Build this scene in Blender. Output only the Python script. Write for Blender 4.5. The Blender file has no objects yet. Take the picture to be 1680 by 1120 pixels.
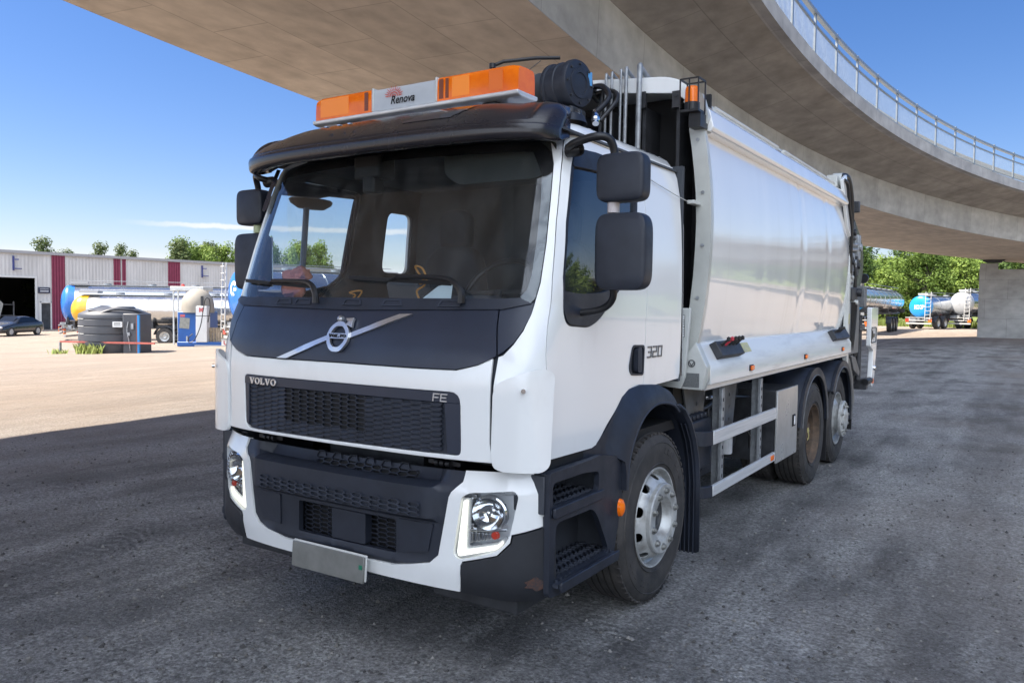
import bpy, bmesh, math, random, bisect
from mathutils import Vector, Matrix, noise
from mathutils.geometry import delaunay_2d_cdt
random.seed(7)
PI = math.pi
SC = bpy.context.scene
COL = SC.collection

# ------------------------------------------------------------------ camera
cd = bpy.data.cameras.new('camera'); cam = bpy.data.objects.new('camera', cd); COL.objects.link(cam)
cd.sensor_width = 36.0; cd.lens = 28.353; cd.clip_start = 0.05; cd.clip_end = 2000
yaw, pit, rol = 0.57576601, -0.04749832, 0.01198076
fw = Vector((-math.sin(yaw)*math.cos(pit), math.cos(yaw)*math.cos(pit), math.sin(pit)))
r0 = fw.cross(Vector((0, 0, 1))).normalized(); u0 = r0.cross(fw)
rt = r0*math.cos(rol)+u0*math.sin(rol); up = -r0*math.sin(rol)+u0*math.cos(rol)
M = Matrix((rt, up, -fw)).transposed().to_4x4(); M.translation = Vector((3.08747982, -3.15759309, 1.79972637))
cam.matrix_world = M
SC.camera = cam

# ------------------------------------------------------------------ light
SUN = Vector((-0.60, -0.40, 1.0)).normalized()
EL = math.asin(SUN.z); AZ = math.atan2(SUN.x, SUN.y)
w = bpy.data.worlds.new('World'); SC.world = w; w.use_nodes = True
nt = w.node_tree; N = nt.nodes; L = nt.links; N.clear()
wo = N.new('ShaderNodeOutputWorld'); bg = N.new('ShaderNodeBackground')
sky = N.new('ShaderNodeTexSky'); sky.sky_type = 'NISHITA'; sky.sun_disc = False
sky.sun_elevation = EL; sky.sun_rotation = AZ; sky.altitude = 0; sky.air_density = 1.0; sky.dust_density = 0.45; sky.ozone_density = 2.2
bg.inputs[1].default_value = 0.055
tc = N.new('ShaderNodeTexCoord'); sx = N.new('ShaderNodeSeparateXYZ'); L.new(tc.outputs['Generated'], sx.inputs[0])
def wm(op, a, b=None, c=None, clamp=False):
    n = N.new('ShaderNodeMath'); n.operation = op; n.use_clamp = clamp
    for i, v in enumerate((a, b, c)):
        if v is None: continue
        if isinstance(v, (int, float)): n.inputs[i].default_value = v
        else: L.new(v, n.inputs[i])
    return n.outputs[0]
def wmap(v, a, b, c, d):
    n = N.new('ShaderNodeMapRange'); n.interpolation_type = 'SMOOTHSTEP'
    L.new(v, n.inputs[0])
    for i, q in enumerate((a, b, c, d)): n.inputs[i+1].default_value = q
    return n.outputs[0]
mp = N.new('ShaderNodeMapping'); mp.inputs['Scale'].default_value = (3, 3, 26); L.new(tc.outputs['Generated'], mp.inputs[0])
nz = N.new('ShaderNodeTexNoise'); nz.inputs['Scale'].default_value = 1.6; nz.inputs['Detail'].default_value = 7; L.new(mp.outputs[0], nz.inputs[0])
z = sx.outputs[2]
# low bank of pale cloud near the horizon, broken by noise
zz = wm('ADD', z, wm('MULTIPLY', wm('SUBTRACT', nz.outputs[0], 0.5), 0.05))
low = wm('MULTIPLY', wmap(zz, 0.036, 0.056, 1, 0), wmap(nz.outputs[0], 0.30, 0.62, 0.35, 1.0))
# one long thin contrail
az = wm('ARCTAN2', sx.outputs[0], sx.outputs[1])     # 0 = +Y, negative to the left
mp2 = N.new('ShaderNodeMapping'); mp2.inputs['Scale'].default_value = (26, 26, 40); L.new(tc.outputs['Generated'], mp2.inputs[0])
nz2 = N.new('ShaderNodeTexNoise'); nz2.inputs['Scale'].default_value = 2.2; nz2.inputs['Detail'].default_value = 5; L.new(mp2.outputs[0], nz2.inputs[0])
dz = wm('ABSOLUTE', wm('ADD', wm('SUBTRACT', z, 0.0845), wm('MULTIPLY', wm('SUBTRACT', nz2.outputs[0], 0.5), 0.007)))
tr_ = wm('MULTIPLY', wmap(dz, 0.0012, 0.0042, 1, 0), wmap(az, -1.04, -0.93, 0, 1))
tr_ = wm('MULTIPLY', tr_, wmap(az, -0.60, -0.52, 0.9, 0))
wisp = wm('MULTIPLY', wmap(wm('ABSOLUTE', wm('SUBTRACT', z, 0.06)), 0.0, 0.02, 0.35, 0), wmap(nz.outputs[0], 0.5, 0.7, 0, 1))
# bright cloud bank added out of view behind the camera to lift the shade
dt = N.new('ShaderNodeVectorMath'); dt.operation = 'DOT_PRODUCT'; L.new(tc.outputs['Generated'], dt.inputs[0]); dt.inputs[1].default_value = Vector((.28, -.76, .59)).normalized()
fill_cloud = wm('MULTIPLY', wmap(dt.outputs['Value'], .38, .88, 0, 1), wmap(nz.outputs[0], 0.30, 0.60, 0.55, 1.0))
cl = wm('MAXIMUM', wm('MAXIMUM', wm('MAXIMUM', low, tr_), wisp), fill_cloud, clamp=True)
hs = N.new('ShaderNodeHueSaturation'); hs.inputs['Saturation'].default_value = 1.28; tn = N.new('ShaderNodeVectorMath'); tn.operation = 'MULTIPLY'; L.new(sky.outputs[0], tn.inputs[0]); tn.inputs[1].default_value = (0.98, 0.915, 1.03); L.new(tn.outputs[0], hs.inputs['Color'])
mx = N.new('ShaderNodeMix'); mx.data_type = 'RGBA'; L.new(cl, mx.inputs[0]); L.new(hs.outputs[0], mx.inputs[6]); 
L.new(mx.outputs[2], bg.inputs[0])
mc = N.new('ShaderNodeMix'); mc.data_type = 'RGBA'; L.new(fill_cloud, mc.inputs[0]); mc.inputs[6].default_value = (6.2, 6.4, 6.8, 1); mc.inputs[7].default_value = (20.5, 22.8, 26.5, 1); L.new(mc.outputs[2], mx.inputs[7])
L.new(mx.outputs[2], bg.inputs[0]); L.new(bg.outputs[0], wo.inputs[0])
sd = bpy.data.lights.new('sun', 'SUN'); sd.energy = 4.6; sd.angle = math.radians(0.53); sd.color = (1.0, 0.90, 0.77)
so = bpy.data.objects.new('sun', sd); COL.objects.link(so); so.rotation_euler = SUN.to_track_quat('Z', 'Y').to_euler()
so.location = SUN*60
vs = SC.view_settings; vs.view_transform = 'Standard'; vs.look = 'None'; vs.gamma = 1; vs.exposure = 1.55
SC.cycles.max_bounces = 8; SC.cycles.diffuse_bounces = 4; SC.cycles.glossy_bounces = 4; SC.cycles.transparent_max_bounces = 16

# ------------------------------------------------------------------ materials
MATS = {}
def mat(name, col, rough=0.5, metal=0.0, var=0.0, vscale=3.0, col2=None, bump=0.0, bscale=40.0, coat=0.0, emis=None, estr=0.0, spec=None, stretch=(1, 1, 1), rvar=0.0, detail=6.0, lo=0.35, hi=0.65, warp=0.0, wscale=1.0, wst=(1, 1, 1)):
    if name in MATS: return MATS[name]
    m = bpy.data.materials.new(name); m.use_nodes = True; MATS[name] = m
    nt = m.node_tree; b = nt.nodes['Principled BSDF']; N = nt.nodes; L = nt.links
    b.inputs['Base Color'].default_value = (*col, 1); b.inputs['Roughness'].default_value = rough; b.inputs['Metallic'].default_value = metal
    if spec is not None: b.inputs['Specular IOR Level'].default_value = spec
    if coat: b.inputs['Coat Weight'].default_value = coat; b.inputs['Coat Roughness'].default_value = 0.03
    if emis: b.inputs['Emission Color'].default_value = (*emis, 1); b.inputs['Emission Strength'].default_value = estr
    tc = N.new('ShaderNodeTexCoord'); mp = N.new('ShaderNodeMapping'); mp.inputs['Scale'].default_value = stretch
    L.new(tc.outputs['Object'], mp.inputs[0])
    if var > 0 or col2 or rvar:
        nz = N.new('ShaderNodeTexNoise'); nz.inputs['Scale'].default_value = vscale; nz.inputs['Detail'].default_value = detail; nz.inputs['Roughness'].default_value = 0.6
        L.new(mp.outputs[0], nz.inputs[0])
        mr = N.new('ShaderNodeMapRange'); L.new(nz.outputs[0], mr.inputs[0]); mr.inputs[1].default_value = lo; mr.inputs[2].default_value = hi
        if var > 0 or col2:
            mx = N.new('ShaderNodeMix'); mx.data_type = 'RGBA'; L.new(mr.outputs[0], mx.inputs[0])
            c2 = col2 if col2 else tuple(c*(1-var) for c in col)
            mx.inputs[6].default_value = (*col, 1); mx.inputs[7].default_value = (*c2, 1)
            L.new(mx.outputs[2], b.inputs['Base Color'])
        if rvar:
            m2 = N.new('ShaderNodeMapRange'); L.new(nz.outputs[0], m2.inputs[0]); m2.inputs[1].default_value = 0.3; m2.inputs[2].default_value = 0.7
            m2.inputs[3].default_value = max(rough-rvar, 0.02); m2.inputs[4].default_value = min(rough+rvar, 1); L.new(m2.outputs[0], b.inputs['Roughness'])
    last = None
    if bump > 0:
        nb = N.new('ShaderNodeTexNoise'); nb.inputs['Scale'].default_value = bscale; nb.inputs['Detail'].default_value = 4
        L.new(tc.outputs['Object'], nb.inputs[0])
        bp = N.new('ShaderNodeBump'); bp.inputs['Strength'].default_value = bump; bp.inputs['Distance'].default_value = 0.02
        L.new(nb.outputs[0], bp.inputs['Height']); last = bp
    if warp > 0:
        nb = N.new('ShaderNodeTexNoise'); nb.inputs['Scale'].default_value = wscale; nb.inputs['Detail'].default_value = 1
        mw = N.new('ShaderNodeMapping'); mw.inputs['Scale'].default_value = wst; L.new(tc.outputs['Object'], mw.inputs[0]); L.new(mw.outputs[0], nb.inputs[0])
        bp = N.new('ShaderNodeBump'); bp.inputs['Strength'].default_value = 1.0; bp.inputs['Distance'].default_value = warp
        L.new(nb.outputs[0], bp.inputs['Height'])
        if last: L.new(last.outputs[0], bp.inputs['Normal'])
        last = bp
    if last: L.new(last.outputs[0], b.inputs['Normal'])
    return m

def glass(name, tint=(0.85, 0.92, 0.95), refl=(1, 1, 1), ior=1.5, dirt=0.0, rough=0.0):
    if name in MATS: return MATS[name]
    m = bpy.data.materials.new(name); m.use_nodes = True; MATS[name] = m
    nt = m.node_tree; N = nt.nodes; L = nt.links; N.clear()
    o = N.new('ShaderNodeOutputMaterial'); t = N.new('ShaderNodeBsdfTransparent'); t.inputs[0].default_value = (*tint, 1)
    g = N.new('ShaderNodeBsdfGlossy'); g.inputs['Roughness'].default_value = rough; g.inputs[0].default_value = (*refl, 1)
    ge = N.new('ShaderNodeNewGeometry'); dp = N.new('ShaderNodeVectorMath'); dp.operation = 'DOT_PRODUCT'; L.new(ge.outputs['Incoming'], dp.inputs[0]); L.new(ge.outputs['Normal'], dp.inputs[1])
    def mt(op, a, b_):
        n = N.new('ShaderNodeMath'); n.operation = op
        for i_, v in enumerate((a, b_)):
            if isinstance(v, (int, float)): n.inputs[i_].default_value = v
            else: L.new(v, n.inputs[i_])
        return n.outputs[0]
    F0 = ((ior-1)/(ior+1))**2
    pw_ = mt('POWER', mt('SUBTRACT', 1.0, mt('ABSOLUTE', dp.outputs['Value'], 0)), 5.0); fr = mt('ADD', mt('MULTIPLY', pw_, 1-F0), F0)
    mx = N.new('ShaderNodeMixShader'); L.new(fr, mx.inputs[0]); L.new(t.outputs[0], mx.inputs[1]); L.new(g.outputs[0], mx.inputs[2])
    last = mx.outputs[0]
    if dirt:
        d = N.new('ShaderNodeBsdfDiffuse'); d.inputs[0].default_value = (0.35, 0.35, 0.34, 1)
        tc = N.new('ShaderNodeTexCoord'); mp = N.new('ShaderNodeMapping'); mp.inputs['Scale'].default_value = (4, 4, 1.2); L.new(tc.outputs['Object'], mp.inputs[0])
        nz = N.new('ShaderNodeTexNoise'); nz.inputs['Scale'].default_value = 3.0; nz.inputs['Detail'].default_value = 8; L.new(mp.outputs[0], nz.inputs[0])
        mr = N.new('ShaderNodeMapRange'); L.new(nz.outputs[0], mr.inputs[0]); mr.inputs[1].default_value = 0.4; mr.inputs[2].default_value = 0.8; mr.inputs[3].default_value = dirt*0.25; mr.inputs[4].default_value = dirt
        m2 = N.new('ShaderNodeMixShader'); L.new(mr.outputs[0], m2.inputs[0]); L.new(last, m2.inputs[1]); L.new(d.outputs[0], m2.inputs[2]); last = m2.outputs[0]
    L.new(last, o.inputs[0])
    return m

PAINT = mat('white_paint', (0.82, 0.83, 0.82), 0.18, col2=(0.70, 0.70, 0.68), stretch=(1, 1, .5), lo=.5, hi=.85, vscale=2.5, coat=0.6, warp=0.006, wscale=1.6, rvar=0.06)
PAINTB = mat('white_body_paint', (0.82, 0.825, 0.81), 0.13, vscale=3.2, stretch=(1, 1.6, 0.10), coat=0.8, warp=0.016, wscale=1.2, wst=(1, 1.1, .55), rvar=0.04, col2=(0.68, 0.665, 0.63), lo=.55, hi=.90)
PAINTD = mat('dusty_white_paint', (0.60, 0.61, 0.58), 0.4, var=0.2, vscale=4, coat=0.2)
DARK = mat('charcoal_panel', (0.025, 0.032, 0.054), 0.36, var=0.25, vscale=3, bump=0.03, bscale=300, rvar=0.06)
PLAST = mat('black_plastic', (0.020, 0.025, 0.039), 0.5, var=0.35, vscale=5, bump=0.08, bscale=350, rvar=0.1)
PLASTG = mat('grey_black_plastic', (0.034, 0.041, 0.060), 0.55, var=0.4, vscale=6, bump=0.08, bscale=300)
VISOR = mat('smoked_visor_plastic', (0.015, 0.014, 0.018), 0.26, var=0.3, vscale=3, coat=0.12, rvar=0.08, col2=(0.026, 0.022, 0.025), spec=.45)
BLACK = mat('flat_black', (0.006, 0.006, 0.007), 0.7)
INTER = mat('cab_interior', (0.034, 0.041, 0.055), 0.8, var=0.4, vscale=3)
INTERL = mat('cab_lining', (0.075, 0.085, 0.10), 0.9, var=0.4, vscale=2)
CHROME = mat('chrome', (0.72, 0.73, 0.75), 0.10, 1.0)
SILV = mat('silver_letters', (0.62, 0.63, 0.65), 0.28, 0.85)
ALU = mat('brushed_aluminium', (0.74, 0.75, 0.76), 0.40, 0.35, var=0.2, vscale=8, stretch=(1, 0.2, 6), rvar=0.12)
GALV = mat('galvanised_steel', (0.40, 0.42, 0.44), 0.5, 0.6, var=0.35, vscale=14)
STEELD = mat('dark_painted_steel', (0.05, 0.052, 0.058), 0.5, 0.2, var=0.5, vscale=9, bump=0.1, bscale=90)
STEELG = mat('grey_painted_steel', (0.16, 0.165, 0.175), 0.5, 0.2, var=0.4, vscale=7, col2=(0.10, 0.095, 0.09))
RUBBER = mat('tyre_rubber', (0.026, 0.025, 0.025), 0.72, var=0.5, vscale=7, bump=0.12, bscale=120, col2=(0.060, 0.054, 0.050))
HOSE = mat('rubber_hose', (0.014, 0.014, 0.016), 0.42, var=0.3, vscale=20)
RIM = mat('silver_rim_paint', (0.52, 0.53, 0.52), 0.42, 0.35, var=0.35, vscale=11, col2=(0.26, 0.245, 0.225), lo=0.45, hi=0.75)
RUST = mat('rusty_hub', (0.13, 0.085, 0.055), 0.8, 0.1, var=0.5, vscale=16, col2=(0.06, 0.045, 0.035))
AMBER = mat('amber_lens', (0.88, 0.19, 0.006), 0.16, var=0.3, vscale=5, coat=0.0, spec=.5, col2=(.72, .11, .004), emis=(1.0, 0.24, 0.01), estr=0.015)
AMBERD = mat('amber_lens_core', (0.92, 0.25, 0.008), 0.2, emis=(1.0, 0.30, 0.01), estr=0.03)
REDLENS = mat('red_lens', (0.5, 0.04, 0.02), 0.15, coat=0.6)
DRL = mat('daylight_strip', (0.9, 0.9, 0.85), 0.3, emis=(1.0, 0.95, 0.76), estr=0.30)
GLASSW = glass('windshield_glass', (0.86, 0.92, 0.95), ior=1.58, dirt=0.11)
GLASSS = glass('side_window_glass', (0.80, 0.86, 0.88), ior=1.9, dirt=0.02)
GLASSC = glass('clear_lens', (0.95, 0.97, 0.98), ior=1.35)
PLATE = mat('blanked_plate', (0.22, 0.22, 0.205), 0.35, 0.2, var=0.25, vscale=9)

# ------------------------------------------------------------------ object helpers
def thing(name, label, cat, loc=(0, 0, 0), rotz=0.0, group=None, kind=None):
    o = bpy.data.objects.new(name, None); COL.objects.link(o); o.location = loc; o.rotation_euler = (0, 0, rotz)
    o['label'] = label; o['category'] = cat; o.empty_display_size = 0.2
    if group: o['group'] = group
    if kind: o['kind'] = kind
    return o
def tag(o, label, cat, group=None, kind=None):
    if label: o['label'] = label
    if cat: o['category'] = cat
    if group: o['group'] = group
    if kind: o['kind'] = kind
    return o
def copy_tree(o, parent=None):
    c = o.copy(); COL.objects.link(c)
    if parent: c.parent = parent
    for ch in list(o.children): copy_tree(ch, c)
    return c

class MB:
    """collects shapes and links them as one mesh object"""
    def __init__(s): s.v = []; s.f = []; s.mi = []; s.m = 0
    def add(s, vs, fs):
        o = len(s.v); s.v += [tuple(v) for v in vs]; s.f += [tuple(i+o for i in f) for f in fs]; s.mi += [s.m]*len(fs); return s
    def box(s, c, size, rot=None):
        hx, hy, hz = (a/2 for a in size)
        vs = [Vector((x, y, z)) for x in (-hx, hx) for y in (-hy, hy) for z in (-hz, hz)]
        if rot is not None:
            R = rot if isinstance(rot, Matrix) else Matrix.Rotation(rot[2], 3, 'Z') @ Matrix.Rotation(rot[1], 3, 'Y') @ Matrix.Rotation(rot[0], 3, 'X')
            vs = [R @ v for v in vs]
        c = Vector(c); vs = [v+c for v in vs]
        return s.add(vs, [(0, 1, 3, 2), (4, 6, 7, 5), (0, 4, 5, 1), (2, 3, 7, 6), (0, 2, 6, 4), (1, 5, 7, 3)])
    def b2(s, a, b):
        return s.box([(p+q)/2 for p, q in zip(a, b)], [abs(q-p) for p, q in zip(a, b)])
    def bar(s, a, b, w, h=None, upv=(0, 0, 1)):
        a = Vector(a); b = Vector(b); h = h or w; d = b-a; Ln = d.length; d.normalize(); U = Vector(upv)
        if abs(d.dot(U)) > 0.98: U = Vector((0, 1, 0))
        x = d.cross(U).normalized(); zz = x.cross(d)
        return s.box((a+b)/2, (w, Ln, h), Matrix((x, d, zz)).transposed())
    def tube(s, pts, r, n=10, cap=True, smooth=0):
        P = [Vector(p) for p in pts]
        if smooth and len(P) > 2:
            out = []
            for i in range(len(P)-1):
                p0 = P[max(i-1, 0)]; p1 = P[i]; p2 = P[i+1]; p3 = P[min(i+2, len(P)-1)]
                for k in range(smooth):
                    t = k/smooth
                    out.append(0.5*((2*p1)+(p2-p0)*t+(2*p0-5*p1+4*p2-p3)*t*t+(3*p1-p0-3*p2+p3)*t**3))
            out.append(P[-1]); P = out
        rs = r if isinstance(r, (list, tuple)) else None
        vs = []; prevx = None
        for i, p in enumerate(P):
            d = (P[min(i+1, len(P)-1)]-P[max(i-1, 0)]).normalized()
            if prevx is None:
                U = Vector((0, 0, 1)) if abs(d.z) < 0.9 else Vector((0, 1, 0)); x = d.cross(U).normalized()
            else: x = (prevx-d*prevx.dot(d)).normalized()
            prevx = x; y = d.cross(x)
            rr = (rs[0]+(rs[-1]-rs[0])*i/(len(P)-1)) if rs else r
            vs += [p+(x*math.cos(2*PI*k/n)+y*math.sin(2*PI*k/n))*rr for k in range(n)]
        fs = [(i*n+k, i*n+(k+1) % n, (i+1)*n+(k+1) % n, (i+1)*n+k) for i in range(len(P)-1) for k in range(n)]
        if cap: fs += [tuple(range(n-1, -1, -1)), tuple((len(P)-1)*n+k for k in range(n))]
        return s.add(vs, fs)
    def cyl(s, a, b, r, n=24, r2=None):
        return s.tube([a, b], [r, r2 if r2 is not None else r], n)
    def lathe(s, prof, c=(0, 0, 0), axis='x', n=48, a0=0.0, a1=2*PI, sc=(1, 1)):
        """prof: list of (radius, along)"""
        full = abs(a1-a0-2*PI) < 1e-6; m = n if full else n+1; vs = []
        for (r, h) in prof:
            for k in range(m):
                a = a0+(a1-a0)*k/n; p, q = r*math.cos(a)*sc[0], r*math.sin(a)*sc[1]
                v = {'x': (h, p, q), 'y': (p, h, q), 'z': (p, q, h)}[axis]
                vs.append((v[0]+c[0], v[1]+c[1], v[2]+c[2]))
        fs = []
        for i in range(len(prof)-1):
            for k in range(n):
                k2 = (k+1) % m; fs.append((i*m+k, i*m+k2, (i+1)*m+k2, (i+1)*m+k))
        return s.add(vs, fs)
    def prism(s, poly, axis, a, b):
        """poly of 2D points extruded along axis from a to b; the 2D axes are the other two in order"""
        n = len(poly); vs = []
        for h in (a, b):
            for p, q in poly:
                vs.append({'x': (h, p, q), 'y': (p, h, q), 'z': (p, q, h)}[axis])
        fs = [tuple(range(n)), tuple(range(2*n-1, n-1, -1))]+[(i, (i+1) % n, n+(i+1) % n, n+i) for i in range(n)]
        return s.add(vs, fs)
    def grid(s, rows, closed=False):
        """rows: list of lists of points of equal length"""
        m = len(rows[0]); vs = [p for r in rows for p in r]; fs = []
        for i in range(len(rows)-1):
            for k in range(m if closed else m-1):
                k2 = (k+1) % m; fs.append((i*m+k, i*m+k2, (i+1)*m+k2, (i+1)*m+k))
        return s.add(vs, fs)
    def text(s, txt, size, fn, shear=0.0, off=0.0, sx=1.0):
        c = bpy.data.curves.new('t', 'FONT'); c.body = txt; c.size = size; c.shear = shear; c.offset = off; c.resolution_u = 3
        c.align_x = 'CENTER'; c.align_y = 'CENTER'
        o = bpy.data.objects.new('t', c); COL.objects.link(o); dg = bpy.context.evaluated_depsgraph_get(); dg.update()
        me = o.evaluated_get(dg).to_mesh(); vs = [fn(v.co.x*sx, v.co.y) for v in me.vertices]; fs = [tuple(p.vertices) for p in me.polygons]
        o.evaluated_get(dg).to_mesh_clear(); bpy.data.objects.remove(o); bpy.data.curves.remove(c)
        return s.add(vs, fs)
    def build(s, name, mats, parent=None, smooth=35, bevel=0.0, seg=2, label=None, fix=True):
        me = bpy.data.meshes.new(name); me.from_pydata(s.v, [], s.f); me.update()
        mats = mats if isinstance(mats, (list, tuple)) else [mats]
        for m in mats: me.materials.append(m)
        if len(mats) > 1: me.polygons.foreach_set('material_index', s.mi)
        if fix:
            bm = bmesh.new(); bm.from_mesh(me); bmesh.ops.recalc_face_normals(bm, faces=bm.faces); bm.to_mesh(me); bm.free()
        if smooth:
            me.shade_smooth(); me.set_sharp_from_angle(angle=math.radians(smooth))
        o = bpy.data.objects.new(name, me); COL.objects.link(o)
        if parent is not None: o.parent = parent
        if label: o['label'] = label
        if bevel > 0:
            md = o.modifiers.new('bevel', 'BEVEL'); md.width = bevel; md.segments = seg; md.limit_method = 'ANGLE'; md.angle_limit = math.radians(40); md.harden_normals = False
        return o

def rnd(poly, r, n=4):
    """round the corners of a 2D polygon; r a number or a list per corner"""
    out = []; m = len(poly)
    for i, p in enumerate(poly):
        rr = r[i] if isinstance(r, (list, tuple)) else r
        p = Vector(p); a = Vector(poly[i-1]); b = Vector(poly[(i+1) % m])
        da = a-p; db = b-p; la, lb = da.length, db.length
        if rr <= 0 or la < 1e-6 or lb < 1e-6: out.append(tuple(p)); continue
        d = min(rr, la*0.48, lb*0.48); A = p+da.normalized()*d; B = p+db.normalized()*d
        for k in range(n+1):
            t = k/n; out.append(tuple(A*(1-t)**2+p*2*t*(1-t)+B*t*t))
    return out
def resample(poly, sp):
    out = []; m = len(poly)
    for i in range(m):
        a = poly[i]; b = poly[(i+1) % m]; d = math.hypot(b[0]-a[0], b[1]-a[1]); k = max(1, int(math.ceil(d/sp)))
        for j in range(k): out.append((a[0]+(b[0]-a[0])*j/k, a[1]+(b[1]-a[1])*j/k))
    return out
def inside(p, poly):
    x, y = p; c = False; n = len(poly); j = n-1
    for i in range(n):
        xi, yi = poly[i]; xj, yj = poly[j]
        if (yi > y) != (yj > y) and x < (xj-xi)*(y-yi)/(yj-yi+1e-15)+xi: c = not c
        j = i
    return c
def mir(half):
    """half polygon running from the centre line to the centre line on the +u side -> closed symmetric polygon"""
    return list(half)+[(-u, z) for u, z in reversed(half) if abs(u) > 1e-6]

def patch(mb, fn, poly, holes=(), sp=0.05, th=0.01, front_off=0.0):
    """fn(u, v, offset) -> point. A curved plate of thickness th cut to poly with holes."""
    loops = [resample(poly, sp)]+[resample(h, sp) for h in holes]
    pts = []; edges = []; loopi = []
    for lp in loops:
        o = len(pts); pts += lp; n = len(lp); edges += [(o+i, o+(i+1) % n) for i in range(n)]; loopi.append((o, n))
    nb = len(pts); us = [p[0] for p in loops[0]]; vs_ = [p[1] for p in loops[0]]
    bset = {}
    for q in pts: bset.setdefault((int(q[0]//sp), int(q[1]//sp)), []).append(q)
    u = min(us)+sp*0.5
    while u < max(us):
        v = min(vs_)+sp*0.5
        while v < max(vs_):
            q = (u+(0.01*sp)*(int(v/sp) % 3), v)
            if inside(q, loops[0]) and not any(inside(q, h) for h in loops[1:]):
                near = False; ci, cj = int(q[0]//sp), int(q[1]//sp)
                for a in (-1, 0, 1):
                    for b in (-1, 0, 1):
                        for t in bset.get((ci+a, cj+b), ()):
                            if (t[0]-q[0])**2+(t[1]-q[1])**2 < (0.5*sp)**2: near = True
                if not near: pts.append(q)
            v += sp
        u += sp
    r = delaunay_2d_cdt([Vector(p) for p in pts], edges, [], 0, 1e-7)
    V = [tuple(p) for p in r[0]]; F = []
    for f in r[2]:
        c = (sum(V[i][0] for i in f)/len(f), sum(V[i][1] for i in f)/len(f))
        if inside(c, loops[0]) and not any(inside(c, h) for h in loops[1:]): F.append(tuple(f))
    n = len(V)
    top = [fn(p[0], p[1], front_off) for p in V]
    if th <= 0: return mb.add(top, F)
    bot = [fn(p[0], p[1], front_off-th) for p in V]
    ec = {}
    for f in F:
        for i in range(len(f)):
            a, b = f[i], f[(i+1) % len(f)]; ec[(a, b)] = 1
    fs = list(F)+[tuple(n+i for i in reversed(f)) for f in F]
    for (a, b) in ec:
        if (b, a) not in ec: fs.append((b, a, n+a, n+b))
    return mb.add(top+bot, fs)

# ------------------------------------------------------------------ curved cab surfaces
def lerpT(z, T):
    if z <= T[0][0]: return T[0][1]
    for (a, b), (c, d) in zip(T, T[1:]):
        if z <= c:
            t = (z-a)/(c-a); return b+(d-b)*t
    return T[-1][1]
class Shell:
    def __init__(s, W, YF, D, n, yb):
        s.W, s.YF, s.D, s.n, s.yb = W, YF, D, n, yb; K = 400; s.N = K
        pts = [s.corner(a/K, W[0][1], 0) for a in range(K+1)]; Ls = [0]
        for p, q in zip(pts, pts[1:]): Ls.append(Ls[-1]+math.hypot(p[0]-q[0], p[1]-q[1]))
        s.L = Ls; s.uc = Ls[-1]; s.ue = s.uc+yb-(YF[0][1]+D)
    def corner(s, t, w, y0):
        a = t*PI/2; x = w*math.sin(a)**(2/s.n) if a > 0 else 0; c = max(math.cos(a), 0)
        return x, y0+s.D*(1-c**(2/s.n))
    def raw(s, u, z):
        sg = 1 if u >= 0 else -1; u = abs(u); w = lerpT(z, s.W); y0 = lerpT(z, s.YF)
        if u <= s.uc:
            i = bisect.bisect_left(s.L, u)
            t = 0 if i == 0 else (i-1+(u-s.L[i-1])/(s.L[i]-s.L[i-1]+1e-12))/s.N
            x, y = s.corner(t, w, y0)
        else:
            x = w; yc = y0+s.D; y = yc+(u-s.uc)/(s.ue-s.uc)*(s.yb-yc)
        return Vector((sg*x, y, z))
    def __call__(s, u, z, off=0.0):
        p = s.raw(u, z)
        if off == 0: return p
        e = 0.006; du = s.raw(u+e, z)-s.raw(u-e, z); dz = s.raw(u, z+e)-s.raw(u, z-e)
        n = du.cross(dz); n.normalize()
        return p+n*off
CAB = Shell([(0, 1.15), (1.85, 1.15), (2.1, 1.145), (2.3, 1.135), (2.5, 1.12), (2.62, 1.10), (2.70, 1.07), (2.76, 0.98)],
            [(0, -.10), (1.42, -.10), (1.55, -.085), (1.68, -.045), (1.8, .015), (2.2, .15), (2.62, .30), (2.70, .36), (2.76, .45)], .30, 3.2, 1.90)
BUMP = Shell([(0, 1.14), (.3, 1.17), (.45, 1.195), (1.1, 1.185)], [(0, -.06), (.3, -.08), (.5, -.115), (.9, -.115), (.98, -.075), (1.1, -.05)], .38, 2.8, .30)
# ================================================================== THE TRUCK
T = thing('refuse_truck', 'white three axle refuse collection truck with orange light bar parked under the overpass', 'truck')
P_ = PAINT

def side_fn(x):
    return lambda y, z, off=0.0: Vector((x+off if x > 0 else x-off, y, z))

# ---- openings
WS = mir([(0, 1.745), (.47, 1.75), (.92, 1.765), (1.06, 1.785), (1.094, 1.83), (1.102, 1.90), (1.097, 2.1), (1.085, 2.32), (1.075, 2.5), (1.05, 2.635), (0.0, 2.665)])
WIN = [(1.18, 2.585), (1.171, 2.486), (1.185, 2.203), (1.223, 1.928), (1.275, 1.768), (1.355, 1.69), (1.608, 1.676), (1.714, 1.715), (1.883, 1.85), (2.104, 1.986), (2.112, 2.30), (2.10, 2.59), (1.422, 2.60)]
WINr = rnd(WIN, [.05, 0, 0, 0, .05, .06, .06, .05, .05, .08, 0, .08, .05])
QW = rnd([(2.50, 2.02), (2.50, 2.48), (2.86, 2.48), (2.86, 2.02)], .07)      # small rear quarter window on the far side
mx_ = lambda poly: [(-u, z) for u, z in reversed(poly)]

# ---- inner shell (cab lining seen through the glass)
mb = MB()
inner = mir([(0, 1.06), (.80, 1.06), (1.0, 1.06), (1.25, 1.07), (1.74, 1.06), (2.05, 1.28), (2.4, 1.33), (2.93, 1.34), (2.96, 2.68), (0, 2.68)])
patch(mb, lambda u, z, o: CAB(u, z, o-.028), inner, [WS, WINr, mx_(WINr), mx_(QW)], .06, .02)
mb.build('cab_lining', [INTER], T)
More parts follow.
